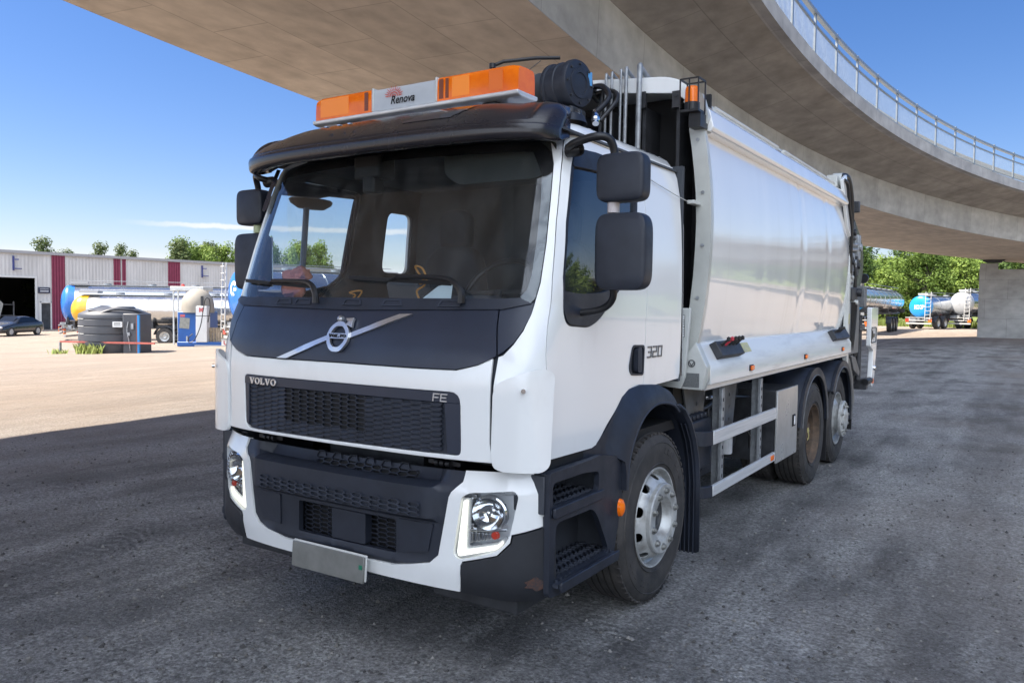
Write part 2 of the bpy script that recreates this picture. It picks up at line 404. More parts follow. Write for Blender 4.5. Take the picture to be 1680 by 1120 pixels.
# ---- outer skin panels, each with its own shut line
def skin(name, poly, holes=(), m=None, sp=.045, th=.022, off=0.0, bev=.004, parent=T, fn=None, label=None):
    mb = MB(); patch(mb, fn or CAB, poly, holes, sp, th, off)
    return mb.build(name, m or P_, parent, smooth=32, bevel=bev, seg=2, label=label)

GR = rnd([(-.778, 1.369), (.79, 1.369), (.797, 1.064), (0.0, 1.058), (-.766, 1.058)], [.035, .06, .03, 0, .06])
front = mir([(0, 1.474), (.57, 1.472), (.763, 1.474), (.877, 1.503), (.95, 1.538), (.945, 1.35), (.946, 1.13), (.958, 1.075), (.975, 1.042), (.80, 1.042), (0, 1.04)])
skin('front_panel', front, [GR])
# pillar piece between windscreen, dark cowl and door
pillar = [(1.000, 1.553), (.978, 1.545), (.963, 1.40), (.962, 1.13), (.972, 1.075), (.99, 1.045), (1.236, 1.045), (1.233, 1.329), (1.225, 1.472), (1.186, 1.709), (1.155, 1.938), (1.130, 2.2), (1.116, 2.483), (1.118, 2.62), (1.116, 2.69), (.80, 2.70), (.80, 2.668), (1.05, 2.64), (1.078, 2.5), (1.088, 2.32), (1.100, 2.1), (1.105, 1.90), (1.0975, 1.83), (1.092, 1.743), (1.075, 1.668), (1.040, 1.603)]
door = [(1.244, 1.05), (1.238, 1.329), (1.23, 1.472), (1.191, 1.709), (1.16, 1.938), (1.135, 2.2), (1.121, 2.483), (1.124, 2.62), (1.148, 2.652), (1.31, 2.652), (2.19, 2.632), (2.215, 2.60), (2.228, 2.434), (2.325, 1.932), (2.362, 1.582), (2.362, 1.315), (2.176, 1.306), (2.049, 1.255), (1.878, 1.144), (1.765, 1.056), (1.709, 1.044)]
HND = rnd([(2.175, 1.395), (2.145, 1.44), (2.185, 1.568), (2.352, 1.562), (2.350, 1.384)], .03)
rear = [(2.369, 1.312), (2.369, 1.582), (2.332, 1.932), (2.236, 2.434), (2.222, 2.605), (2.195, 2.640), (2.19, 2.69), (2.90, 2.69), (2.925, 2.66), (2.94, 2.5), (2.945, 1.6), (2.935, 1.36), (2.915, 1.325), (2.6, 1.315)]
toprail = [(1.121, 2.656), (1.148, 2.660), (1.31, 2.660), (2.188, 2.640), (2.188, 2.695), (1.12, 2.695)]
for sgn in (1, -1):
    f = (lambda p: p) if sgn > 0 else mx_
    skin('corner_pillar', f(pillar))
    d = thing('door', '', 'x'); del d['label']; del d['category']; d.parent = T
    skin('door_skin', f(door), [f(WINr), f(HND)], parent=d)
    skin('rear_quarter_panel', f(rear), [mx_(QW)] if sgn < 0 else [])
    skin('roof_rail', f(toprail))
    # window seal, glass, lower mirror plinth
    def sh(poly, k):
        cx = sum(p[0] for p in poly)/len(poly); cy = sum(p[1] for p in poly)/len(poly)
        return [(cx+(u-cx)*(1-k/.46), cy+(z_-cy)*(1-k/.46)) for u, z_ in poly]
    mb = MB(); patch(mb, CAB, f(sh(WINr, .001)), [f(sh(WINr, .022))], .05, .03, -.002); mb.build('window_seal', PLAST, d, bevel=.002)
    mb = MB(); patch(mb, CAB, f(sh(WINr, .018)), [], .08, 0, -.014); mb.build('window_glass', GLASSS, d, smooth=60)
    pl = rnd([(1.245, 1.86), (1.283, 1.765), (1.36, 1.70), (1.60, 1.685), (1.71, 1.725), (1.93, 1.905), (1.70, 1.86), (1.45, 1.85)], [0, .03, .04, .04, .03, 0, .05, .05])
    mb = MB(); patch(mb, CAB, f(pl), [], .05, .02, .006); mb.build('mirror_plinth', PLAST, d, bevel=.006)
    tp = rnd([(1.185, 2.588), (1.178, 2.49), (1.62, 2.505), (1.74, 2.53), (2.09, 2.54), (2.09, 2.592), (1.42, 2.598)], [.03, .02, .03, 0, .02, .02, 0])
    mb = MB(); patch(mb, CAB, f(tp), [], .05, .02, .004); mb.build('window_top_trim', PLAST, d, bevel=.004)
    mb = MB(); q = f(rnd([(2.072, 2.0), (2.072, 2.56), (2.098, 2.56), (2.098, 2.0)], .004)); patch(mb, CAB, q, [], .05, .02, .004); mb.build('window_guide', PLAST, d)
    # door handle: dark cup, grip
    hb = MB(); patch(hb, CAB, f(HND), [], .03, .012, -.03); hb.m = 1
    patch(hb, CAB, f(sh(HND, -.004)), [f(sh(HND, .055))], .03, .036, .006)
    ho = hb.build('door_handle', [BLACK, PLAST], d, bevel=.003)
    gb = MB(); g = rnd([(2.255, 1.405), (2.245, 1.55), (2.30, 1.553), (2.315, 1.405)], .02); patch(gb, CAB, f(g), [], .03, .03, .012); gb.build('grip', PLASTG, ho, bevel=.006)
    # air deflector standing off the corner
    def dfn(u, z_, off=0.0, s=sgn):
        a = abs(u); k = max(0.0, min(1.0, (a-.96)/.20)); k = k*k*(3-2*k)
        return CAB(u, z_, off+.012+.05*k)
    dp = rnd([(.985, 1.425), (.963, 1.38), (.957, 1.08), (.968, 1.022), (1.01, 1.008), (1.175, 1.012), (1.205, 1.04), (1.222, 1.47), (1.165, 1.498)], [.05, .03, .02, .04, .03, .03, .03, .03, .05])
    dd = skin('air_deflector', f(dp), [], off=0, th=.018, fn=dfn, bev=.007)
    q = CAB(sgn*1.10, 1.395, .066); n = (CAB(sgn*1.10, 1.395, .2)-CAB(sgn*1.10, 1.395, 0)).normalized()
    mb = MB(); mb.cyl(q-n*.01, q+n*.006, .011, 14); mb.build('screw', CHROME, dd)
    for zz_ in (1.12, 1.38):
        mb = MB(); mb.bar(CAB(sgn*1.16, zz_, .0), CAB(sgn*1.16, zz_, .05), .03, .03); mb.build('deflector_stay', PAINTD, dd)
# quarter window glass far side
mb = MB(); patch(mb, CAB, mx_(QW), [], .08, 0, -.014); mb.build('quarter_window_glass', GLASSC, T)

# ---- dark bonnet band under the windscreen
band = mir([(0, 1.755), (.44, 1.757), (.46, 1.766), (.52, 1.779), (.926, 1.788), (.93, 1.75), (.967, 1.55), (.93, 1.528), (.877, 1.506), (.763, 1.479), (.57, 1.478), (0, 1.480)])
bn = skin('bonnet_panel', band, [], DARK, off=.004)
for sgn in (1, -1):
    f = (lambda p: p) if sgn > 0 else mx_
    skin('bonnet_corner', f([(.934, 1.788), (1.09, 1.80), (1.09, 1.743), (1.070, 1.668), (1.036, 1.608), (.992, 1.566), (.974, 1.555), (.937, 1.75)]), [], DARK, off=.004)
# emblem: diagonal bar, ring with arrow, name bar, washer knob
L_ = lambda u, z_, o: CAB(u, z_, o)
mb = MB()
patch(mb, L_, [(-.462, 1.478), (-.380, 1.480), (-.066, 1.592), (-.070, 1.618)], [], .05, .014, .018)
patch(mb, L_, [(.458, 1.732), (.376, 1.730), (.066, 1.626), (.070, 1.600)], [], .05, .014, .018)
eb = mb.build('emblem_bar', SILV, bn, bevel=.002)
ring = [(.078*math.cos(a*PI/24), 1.606+.076*math.sin(a*PI/24)) for a in range(48)]
ri = [(.056*math.cos(a*PI/24), 1.606+.054*math.sin(a*PI/24)) for a in range(48)]
mb = MB(); patch(mb, L_, ring, [ri], .03, .018, .028)
patch(mb, L_, [(.036, 1.668), (.083, 1.702), (.086, 1.655), (.062, 1.664)], [], .03, .016, .028)
patch(mb, L_, [(.03, 1.698), (.086, 1.700), (.084, 1.685), (.045, 1.684)], [], .03, .016, .028)
patch(mb, L_, [(-.076, 1.594), (-.076, 1.622), (.076, 1.622), (.076, 1.594)], [], .03, .016, .030)
er = mb.build('emblem_ring', SILV, bn, bevel=.002)
# slab-serif capitals drawn as polygons on a unit height
SER = {
 'V': [[(0, 1), (.42, 1), (.42, .88), (.33, .86), (.52, .36), (.70, .86), (.60, .88), (.60, 1), (.96, 1), (.96, .88), (.88, .86), (.56, 0), (.38, 0), (.08, .86), (0, .88)]],
 'O': [[(.5+.48*math.cos(a*PI/12), .5+.51*math.sin(a*PI/12)) for a in range(24)], [(.5+.23*math.cos(a*PI/12), .5+.36*math.sin(a*PI/12)) for a in range(24)]],
 'L': [[(0, 1), (.46, 1), (.46, .88), (.36, .86), (.36, .14), (.58, .14), (.70, .36), (.82, .36), (.80, 0), (0, 0), (0, .12), (.11, .14), (.11, .86), (0, .88)]]}
def serif(mb, txt, fn, x0, z0, h, wd, th, off):
    x = x0
    for c in txt:
        P = [[(x+p*h*wd, z0+q*h) for p, q in lp] for lp in SER[c]]
        patch(mb, fn, P[0], P[1:], .06, th, off); x += h*wd*({'V': .97, 'O': 1.03, 'L': .88}[c])
    return x
mb = MB(); serif(mb, 'VOLVO', L_, -.061, 1.5995, .017, 1.52, .004, .0335); mb.build('emblem_lettering', BLACK, er)
mb = MB(); p = CAB(-.018, 1.705, .0); mb.lathe([(0, 0), (.032, 0), (.036, .012), (.03, .03), (.012, .04), (0, .042)], (0, 0, 0), 'z', 14)
mb.v = [tuple(p+Vector((a*.55, -b*.7-.002, c*.55))) for a, c, b in [(v[0], v[1], v[2]) for v in mb.v]]
mb.build('washer_nozzle', SILV, bn)

# ---- grille
gl = MB(); patch(gl, CAB, GR, [], .05, .012, -.018); gr = gl.build('grille', PLAST, T)
frame = MB()
top = rnd([(-.776, 1.367), (.788, 1.367), (.79, 1.315), (-.776, 1.315)], [.035, .055, .0, .0]); patch(frame, CAB, top, [], .05, .02, -.001)
patch(frame, CAB, [(.70, 1.316), (.79, 1.316), (.794, 1.068), (.72, 1.066)], [], .05, .02, -.003)
patch(frame, CAB, [(-.774, 1.316), (-.735, 1.316), (-.735, 1.075), (-.762, 1.085)], [], .05, .02, -.003)
frame.build('grille_frame', DARK, gr, bevel=.003)
def hexes(mb, fn, region, pw, ph, rib, depth, off, skip=None):
    """honeycomb of raised ribs over a region polygon"""
    us = [p[0] for p in region]; zs = [p[1] for p in region]; i = 0; uc = min(us)
    while uc < max(us)+pw:
        zc = min(zs)+(ph*.5 if i % 2 else 0)
        while zc < max(zs)+ph:
            hx = [(uc-pw*.5, zc), (uc-pw*.30, zc+ph*.5), (uc+pw*.30, zc+ph*.5), (uc+pw*.5, zc), (uc+pw*.30, zc-ph*.5), (uc-pw*.30, zc-ph*.5)]
            if all(inside(q, region) for q in hx):
                hi = [(uc+(a-uc)*(1-rib/(pw*.4)), zc+(b-zc)*(1-rib/(ph*.5))) for a, b in hx]
                A = [fn(a, b, off) for a, b in hx]; B = [fn(a, b, off) for a, b in hi]; Cc = [fn(a, b, off-depth) for a, b in hi]; fs = []
                for q in range(6):
                    j = (q+1) % 6; fs += [(q, j, 6+j, 6+q), (6+q, 6+j, 12+j, 12+q)]
                mb.add(A+B+Cc, fs)
                if skip and not skip(uc, zc):   # blind cell: a sloping plate closes it
                    mb.add([fn(a, b, off-depth*(.85 if b > zc else .15)) for a, b in hi], [tuple(range(6))])
            zc += ph
        uc += pw*.8; i += 1
g1 = MB(); hexes(g1, CAB, [(-.745, 1.322), (.705, 1.322), (.72, 1.060), (.3, 1.052), (-.745, 1.058)], .076, .0245, .0026, .012, -.003, lambda u, z_: -.40 < u < .22 and z_ > 1.135)
g1.build('honeycomb_mesh', PLAST, gr, smooth=0, fix=False)
bk = MB(); patch(bk, CAB, [(-.42, 1.315), (.24, 1.315), (.24, 1.12), (-.42, 1.12)], [], .1, .002, -.0155); bk.build('grille_backing', BLACK, gr)
mb = MB(); serif(mb, 'VOLVO', L_, -.715, 1.3185, .038, 1.32, .007, .006); mb.build('maker_lettering', SILV, gr, bevel=.001)
def outl(mb, fn, pts, wd, th, off):
    for a, b in zip(pts, pts[1:]):
        d = Vector((b[0]-a[0], b[1]-a[1])); n = Vector((-d.y, d.x)).normalized()*wd/2; e = d.normalized()*wd*.4
        a2 = (a[0]-e.x, a[1]-e.y); b2 = (b[0]+e.x, b[1]+e.y)
        patch(mb, fn, [(a2[0]+n.x, a2[1]+n.y), (b2[0]+n.x, b2[1]+n.y), (b2[0]-n.x, b2[1]-n.y), (a2[0]-n.x, a2[1]-n.y)], [], .05, th, off)
def strokes(mb, fn, txt, x0, z0, h, wd, w_, th, off, sl=.12):
    G = {'F': [[(0, 0), (0, 1), (1, 1)], [(0, .5), (.85, .5)]], 'E': [[(1, 1), (0, 1), (0, 0), (1, 0)], [(0, .5), (.9, .5)]],
         '3': [[(0, 1), (.9, 1), (.9, .5), (.2, .5)], [(.9, .5), (.9, 0), (0, 0)]], '2': [[(0, 1), (.9, 1), (.9, .5), (0, .5), (0, 0), (.9, 0)]],
         '0': [[(0, 0), (0, 1), (.9, 1), (.9, 0), (0, 0)]], '1': [[(.2, .8), (.55, 1), (.55, 0)]], '7': [[(0, 1), (.9, 1), (.4, 0)]], '5': [[(.9, 1), (0, 1), (0, .55), (.9, .55), (.9, 0), (0, 0)]],
         'K': [[(0, 0), (0, 1)], [(.8, 1), (0, .45), (.9, 0)]], 'P': [[(0, 0), (0, 1), (.9, 1), (.9, .5), (0, .5)]], 'C': [[(.9, 1), (0, 1), (0, 0), (.9, 0)]],
         'S': [[(.9, 1), (0, 1), (0, .5), (.9, .5), (.9, 0), (0, 0)]], 'N': [[(0, 0), (0, 1), (.9, 0), (.9, 1)]], 'R': [[(0, 0), (0, 1), (.9, 1), (.9, .5), (0, .5)], [(.4, .5), (.9, 0)]], 'A': [[(0, 0), (.45, 1), (.9, 0)], [(.2, .4), (.7, .4)]], 'T': [[(0, 1), (1, 1)], [(.5, 1), (.5, 0)]], 'O': [[(0, 0), (0, 1), (.9, 1), (.9, 0), (0, 0)]], 'I': [[(.4, 0), (.4, 1)]], 'G': [[(.9, .85), (.9, 1), (0, 1), (0, 0), (.9, 0), (.9, .5), (.5, .5)]], 'D': [[(0, 0), (0, 1), (.7, 1), (.9, .7), (.9, .3), (.7, 0), (0, 0)]], 'L': [[(0, 1), (0, 0), (.9, 0)]]}
    x = x0
    for c in txt:
        if c != ' ':
            for s in G[c]: outl(mb, fn, [(x+p*h*wd+q*h*sl, z0+q*h) for p, q in s], w_, th, off)
        x += h*wd*1.35
mb = MB(); strokes(mb, L_, 'FE', .640, 1.322, .034, .95, .006, .006, .005); mb.build('model_lettering', SILV, gr)
mb = MB(); strokes(mb, L_, '320', 2.400, 1.487, .060, 1.0, .0105, .003, .005); mb.build('power_number', mat('number_grey', (.16, .165, .18), .35, .5), T)

# ---- bumper
BU = lambda u, z_, o=0.0: BUMP(u, z_, o)
HL = rnd([(.770, .863), (.810, .890), (1.025, .912), (1.045, .885), (1.000, .680), (.943, .617), (.755, .558), (.727, .584)], [.01, .03, .03, .03, .04, .05, .02, .02])
white = mir([(0, .405), (.30, .400), (.758, .396), (.766, .535), (.775, .553), (.943, .600), (1.005, .665), (1.012, .703), (1.167, .743), (1.205, .774), (1.199, .909), (1.171, .933), (1.108, .963), (1.090, .997), (.769, .988), (.768, .936), (.717, .884), (.704, .858), (.675, .702), (.649, .566), (.602, .522), (.39, .472), (.25, .470), (0, .455)])
bu = skin('bumper', white, [HL, mx_(HL)], P_, fn=BU, th=.03, bev=.007, sp=.04)
def ins(u, z_, o=0.0):
    a = 0.0; f = max(0, min(1, (.66-abs(u))/.06))
    if z_ > .725: a = .040*max(0, min(1, (z_-.725)/.012))*f
    if z_ > .90: a = (.040-.115*min(1, (z_-.90)/.05))*f
    if .48 < z_ < .53: a = .012*(1-abs(z_-.505)/.025)
    return BUMP(u, z_, o+a-.010)
OP1 = rnd([(-.27, .535), (-.27, .705), (.40, .705), (.40, .535)], .01)
OP2 = rnd([(-.22, .935), (-.22, .975), (.47, .975), (.47, .935)], .008)
insert = mir([(0, .459), (.25, .474), (.39, .476), (.60, .527), (.646, .569), (.672, .704), (.701, .858), (.714, .885), (.765, .937), (.765, .984), (0, .984)])
bi = skin('bumper_insert', insert, [OP1, OP2], PLAST, fn=ins, th=.03, bev=.005, sp=.025, parent=bu)
mb = MB(); patch(mb, BU, mir([(0, .44), (.68, .48), (.76, .985), (0, .985)]), [], .08, .01, -.10); mb.build('bumper_backing', BLACK, bu)
g2 = MB(); hexes(g2, BU, [(-.30, .52), (-.30, .72), (.43, .72), (.43, .52)], .072, .0245, .0024, .01, -.055, lambda u, z_: True)
g2.build('lower_mesh', PLAST, bi, smooth=0, fix=False)
g2 = MB(); hexes(g2, BU, [(-.26, .915), (-.26, .99), (.50, .99), (.50, .915)], .072, .0245, .0024, .01, -.075, lambda u, z_: True)
g2.build('upper_mesh', PLAST, bi, smooth=0, fix=False)
g3 = MB(); hexes(g3, lambda u, z_, o: ins(u, z_, o), [(-.56, .750), (-.56, .828), (.60, .828), (.60, .750)], .072, .0245, .0034, .016, .013, lambda u, z_: True)
g3.build('step_tread', PLASTG, bi, smooth=0, fix=False)
mb = MB(); patch(mb, BU, rnd([(-.03, .54), (-.03, .70), (.20, .70), (.20, .54)], .01), [], .05, .05, -.014); mb.build('tow_cover', PLAST, bi, bevel=.006)
for sgn in (1, -1):
    f = (lambda p: p) if sgn > 0 else mx_
    mb = MB(); patch(mb, BU, f(rnd([(.41, .545), (.413, .715), (.62, .715), (.59, .57)], .012)), [], .05, .02, -.002); mb.build('blanking_cover', PLAST, bi, bevel=.006)
    # hinges above the insert
    mb = MB(); p = BUMP(sgn*.62, 1.010, -.04)
    for k in range(3): mb.cyl(p+Vector((sgn*(k*.035-.05), 0, 0)), p+Vector((sgn*(k*.035-.028), 0.003, 0)), .016, 12)
    mb.bar(p+Vector((-.10, .02, 0)), p+Vector((.10, .02, 0)), .02, .02); mb.build('panel_hinge', HOSE, bu)
    # dark corner of the bumper
    ck = rnd([(.764, .396), (.772, .534), (.783, .549), (.947, .596), (1.011, .661), (1.020, .698), (1.170, .736), (1.207, .765), (1.222, .75), (1.228, .42), (1.17, .372), (1.02, .360)], [0, 0, 0, 0, 0, 0, 0, .01, .01, .03, .03, .03])
    def kf(u, z_, o=0.0):
        t = max(0, min(1, (z_-.36)/.10)); return BUMP(u, z_, o+.012-.03*(1-t)**2)
    skin('bumper_corner', f(ck), [], mat('scuffed_bumper_plastic', (.024, .026, .032), .5, var=.3, vscale=5, bump=.05, bscale=300, rvar=.1), fn=kf, th=.03, bev=.006, parent=bu)
    mb = MB()
    if sgn > 0:
        patch(mb, kf, [(1.12+.05*math.cos(a*PI/6)*(1+.3*math.sin(3*a)), .47+.03*math.sin(a*PI/6)*(1+.3*math.cos(2*a))) for a in range(12)], [], .03, .001, .0016)
        mb.build('rust_scrape', mat('rust_scrape', (.10, .045, .03), .8, var=.8, vscale=60, col2=(.03, .03, .035)), bu)
    # headlight: bowl, reflector, DRL strip, indicator, cover
    hl = MB(); patch(hl, BU, f(HL), [], .04, .01, -.085); 
    lp = resample(f(HL), .03); a = [BU(u, z_, -.012) for u, z_ in lp]; b = [BU(u, z_, -.085) for u, z_ in lp]; hl.grid([a, b], True)
    ho = hl.build('headlight', mat('headlight_housing', (.72, .73, .75), .35, .35), T)
    rb = MB(); cu, cz = .905*sgn, .790
    P0 = BU(cu, cz, -.080); nrm = (BU(cu, cz, .1)-BU(cu, cz, 0)).normalized(); Fd = Vector((0, -1, 0)).lerp(nrm, .55).normalized(); X = Fd.cross(Vector((0, 0, 1))).normalized(); U = X.cross(Fd)
    def disc(mb, C0, prof, n=28, fl=1.0, wx=1.0):
        vs = [C0+X*(r*math.cos(2*PI*k/n)*wx)+U*(r*math.sin(2*PI*k/n))*fl+Fd*h for r, h in prof for k in range(n)]
        mb.add(vs, [(i*n+k, i*n+(k+1) % n, (i+1)*n+(k+1) % n, (i+1)*n+k) for i in range(len(prof)-1) for k in range(n)])
    disc(rb, P0, [(0.001, .004), (.03, .005), (.055, .018), (.074, .045), (.082, .066), (.086, .066), (.086, .05), (.094, .045), (.096, .03)], fl=.92, wx=1.0)
    disc(rb, P0, [(.001, .058), (.012, .056), (.015, .03), (.014, .0)])
    rb.build('reflector', CHROME, ho, smooth=30)
    br2 = MB(); rr_ = .088
    for k in range(9):
        a = -.9+k*.22; q = P0+X*math.cos(a)*.112+U*math.sin(a)*.104+Fd*.03; br2.bar(q-Fd*.02, q+Fd*.03, .018, .020)
    br2.build('inner_bezel', CHROME, ho, bevel=.002)
    cf = MB()
    for k in range(8):
        u_ = .805+.018*k; z0 = .640+.0015*k*3; patch(cf, BU, f([(u_, z0), (u_, .692), (u_+.013, .695), (u_+.013, z0+.006)]), [], .05, .03, -.028-.004*(k % 2))
    patch(cf, BU, f([(.80, .700), (.80, .710), (.99, .724), (.985, .712)]), [], .05, .02, -.020)
    cf.build('chrome_fins', CHROME, ho, bevel=.002)
    db = MB(); patch(db, BU, f(rnd([(.778, .850), (.797, .852), (.783, .606), (.945, .645), (.966, .668), (.974, .656), (.944, .626), (.752, .573), (.745, .592)], [.01, .01, .01, .02, .01, .01, .02, .01, .01])), [], .03, .02, -.008)
    db.build('daylight_strip', DRL, ho)
    dl = MB(); patch(dl, BU, f(rnd([(.765, .858), (.815, .862), (.803, .624), (.950, .660), (.985, .690), (.997, .672), (.945, .617), (.755, .562), (.732, .586)], .01)), [], .03, .01, -.026); dl.build('light_guide_bezel', mat('bezel_grey', (.55, .56, .57), .25, .6), ho)
    ib = MB(); q = BU(.935*sgn, .690, -.03); ib.lathe([(0, -.02), (.018, -.018), (.02, 0), (.012, .012), (0, .016)], tuple(q), 'y', 12); ib.build('indicator_bulb', REDLENS, ho)
    cv = MB(); patch(cv, BU, f(sh(HL, .004)), [], .04, 0, .002); cv.build('lens_cover', GLASSC, ho, smooth=60)
# number plate with blank face
mb = MB(); mb.box((0, -.165, .430), (.525, .012, .135), (math.radians(-4), 0, 0)); np_ = mb.build('number_plate', [PLATE], T, bevel=.003)
mb = MB(); mb.box((.004, -.154, .438), (.535, .006, .135), (math.radians(-4), 0, 0)); mb.build('plate_holder', mat('holder_white', (.6, .6, .58), .4), np_, bevel=.002)
mb = MB(); mb.box((.244, -.1725, .445), (.022, .003, .022), (math.radians(-4), 0, 0)); mb.build('plate_sticker', mat('sticker_green', (.01, .16, .09), .4), np_)

# ---- windscreen: glass, black frit border, wipers, cowl
mb = MB(); patch(mb, CAB, [(u*.998, z_) for u, z_ in WS], [], .06, 0, -.008); ws = mb.build('windscreen', GLASSW, T, smooth=60)
frI = mir([(0, 1.81), (.93, 1.815), (1.01, 1.83), (1.043, 1.87), (1.052, 1.94), (1.048, 2.1), (1.036, 2.32), (1.02, 2.45), (.96, 2.575), (0, 2.60)])
FRIT = mat('black_ceramic_border', (.006, .006, .008), .06, coat=.6)
mb = MB(); patch(mb, CAB, [(u*.999, z_) for u, z_ in WS], [frI], .03, .002, -.018); mb.build('glass_border', FRIT, ws)
cow = mir([(0, 1.748), (.95, 1.765), (1.08, 1.795), (1.02, 1.822), (.9, 1.815), (0, 1.815)])
mb = MB(); patch(mb, CAB, cow, [], .05, .02, .012); cw = mb.build('cowl', PLAST, T, bevel=.004)
for u1 in (-.52, -.36, .02, .30, .66):
    mb = MB(); q = rnd([(u1-.07, 1.772), (u1-.055, 1.806), (u1+.055, 1.806), (u1+.07, 1.772)], .008); qi = rnd([(u1-.058, 1.777), (u1-.046, 1.800), (u1+.046, 1.800), (u1+.058, 1.777)], .006)
    patch(mb, CAB, q, [qi], .04, .01, .018); mb.build('cowl_vent', PLASTG, cw)
for (up_, tip, mid) in (((-.235, 1.775), (-1.00, 1.915), (-.33, 1.885)), ((.735, 1.785), (-.05, 1.925), (.62, 1.90))):
    wpr = MB(); a = CAB(*up_, .03); m_ = CAB(*mid, .055); t_ = CAB(tip[0], tip[1], .02); m2 = CAB(mid[0]-.30, mid[1]+.012, .05)
    wpr.tube([a, CAB(up_[0]-.01, up_[1]+.06, .055), m_, m2], [.02, .011], 8, smooth=5)
    wo_ = wpr.build('wiper', HOSE, T)
    bl = MB(); pa = CAB(mid[0]-.02, mid[1]-.03, .012)
    for k in range(14):
        t0, t1 = k/14, (k+1)/14; f0 = lambda t: CAB(mid[0]+.02+(tip[0]-mid[0]-.02)*t, mid[1]-.012+(tip[1]-mid[1]+.012)*t, .012)
        bl.bar(f0(t0), f0(t1), .012, .02)
    bl.tube([m2, f0(.55)+Vector((0, -.02, 0)), f0(.6)], .006, 6); bl.build('wiper_blade', BLACK, wo_)

# ---- cab roof and rear wall
rows = []
def ringpt(w_, yf, zc, n=40, yb=1.93):
    out = []
    for k in range(n+1):
        t = k/n; a = t*PI/2*1.0; x = w_*math.sin(a)**(2/3.2) if a > 0 else 0; out.append((x, yf+.30*(1-max(math.cos(a), 0)**(2/3.2)), zc))
    out += [(w_, 1.0, zc), (w_, yb-.12, zc), (w_-.03, yb-.04, zc), (w_-.10, yb, zc), (0, yb, zc)]
    return out+[(-x, y, z_) for x, y, z_ in reversed(out[1:-1])]
for w_, yf, zc, yb in ((1.074, .345, 2.680, 1.925), (1.071, .36, 2.698, 1.92), (1.05, .39, 2.728, 1.91), (1.015, .43, 2.75, 1.885), (.96, .50, 2.765, 1.84), (.8, .66, 2.78, 1.7), (.4, .95, 2.79, 1.4)):
    rows.append(ringpt(w_, yf, zc, yb=yb))
mb = MB(); mb.grid(rows, True); n0 = len(rows[0]); mb.f.append(tuple(range((len(rows)-1)*n0, len(rows)*n0))); mb.mi.append(0)
mb.build('cab_roof', P_, T, smooth=50)
mb = MB(); mb.b2((-1.13, 1.86, 1.3), (1.13, 1.90, 2.70)); mb.build('rear_wall', INTERL, T)
mb = MB(); mb.b2((-1.1, .34, 2.66), (1.1, 1.86, 2.672)); mb.build('headlining', INTERL, T)
mb = MB(); mb.b2((-1.14, .1, 1.0), (1.14, 1.9, 1.06)); mb.build('cab_floor', BLACK, T)
# rounded cab rear edge
for s_ in (1, -1):
    mb = MB(); mb.grid([[(s_*(1.145-.07*(1-math.cos(a))-lerpT(z_, [(1.3, 0), (2.3, .012), (2.62, .045), (2.68, .06)])), 1.895+.06*math.sin(a), z_) for a in [k*PI/12 for k in range(7)]] for z_ in (1.33, 1.5, 1.8, 2.1, 2.3, 2.5, 2.62, 2.68)]); mb.build('cab_rear_edge', P_, T, smooth=60)

# ---- smoked visor: a curved hood over the windscreen
def vis_row(t, n=44):
    # t: 0..1 around the profile from inner-low edge, over the lip, up to the roof
    prof = [(.03, 2.628), (-.05, 2.604), (-.090, 2.598), (-.106, 2.603), (-.113, 2.618), (-.116, 2.652), (-.111, 2.666), (-.092, 2.672), (-.089, 2.684), (-.070, 2.702), (-.030, 2.734), (.02, 2.770), (.07, 2.800), (.12, 2.824), (.20, 2.845), (.32, 2.858)]
    i = min(int(t*(len(prof)-1)), len(prof)-2); f = t*(len(prof)-1)-i
    dy = prof[i][0]*(1-f)+prof[i+1][0]*f; zz_ = prof[i][1]*(1-f)+prof[i+1][1]*f; out = []
    for k in range(-n, n+1):
        s = k/n; a = abs(s); sg = 1 if s >= 0 else -1
        ang = a*PI/2*.93; x = 1.105*math.sin(ang)**(2/3.0) if a > 0 else 0; yy = .168+.29*(1-math.cos(ang)**(2/3.0))
        rise = max(0, (zz_-2.72)/.145)
        x2 = x*(1-.10*rise*rise); e = max(0, (a-.86)/.14)
        z3 = 2.66+(zz_-2.66)*(1-.30*e*e)-.008*a*a-.030*rise*max(0, (a-.6))*2
        q1 = max(0, min(1, (a-.70)/.04)); q1 = q1*q1*(3-2*q1); bump = .022*q1*math.sin(PI*min(1, max(0, (zz_-2.68)/.15)))-.012*math.exp(-((a-.56)/.12)**2)*min(1, rise*1.5)
        out.append((sg*x2, yy+dy*(1-.35*e), z3+bump))
    return out
rows = [vis_row(i/45) for i in range(46)]
mb = MB(); mb.grid(rows); vv = mb.build('sun_visor', VISOR, T, smooth=60)
md = vv.modifiers.new('thickness', 'SOLIDIFY'); md.thickness = .010; md.offset = 0
mb = MB(); mb.grid([[Vector(rows[i][k])+Vector((0, -.004, .007)) for k in range(44+3+(i-30)//2, 44+3+(i-30)//2+9)] for i in range(30, 39)]); mb.build('visor_inset', mat('inset_gloss', (.02, .024, .04), .12, coat=.5), vv, smooth=60)
for s_ in (1, -1):
    mb = MB(); e = [Vector(r[-1 if s_ > 0 else 0]) for r in rows]; c = sum(e, Vector())/len(e)+Vector((-.01*s_, .02, 0)); n0 = len(e)
    mb.add([tuple(v) for v in e]+[tuple(c)], [(i, i+1, n0) for i in range(n0-1)]+[(n0-1, 0, n0)]); mb.build('visor_end', VISOR, vv, smooth=60)
    mb = MB(); mb.grid([[CAB(s_*u, z_, .012+.03*k) for z_ in (2.36, 2.42, 2.48, 2.55, 2.62)] for u, k in ((1.03, .0), (1.07, .6), (1.10, .3), (1.125, 0))]); 
    if s_ < 0: mb.build('side_wind_deflector', VISOR, T)
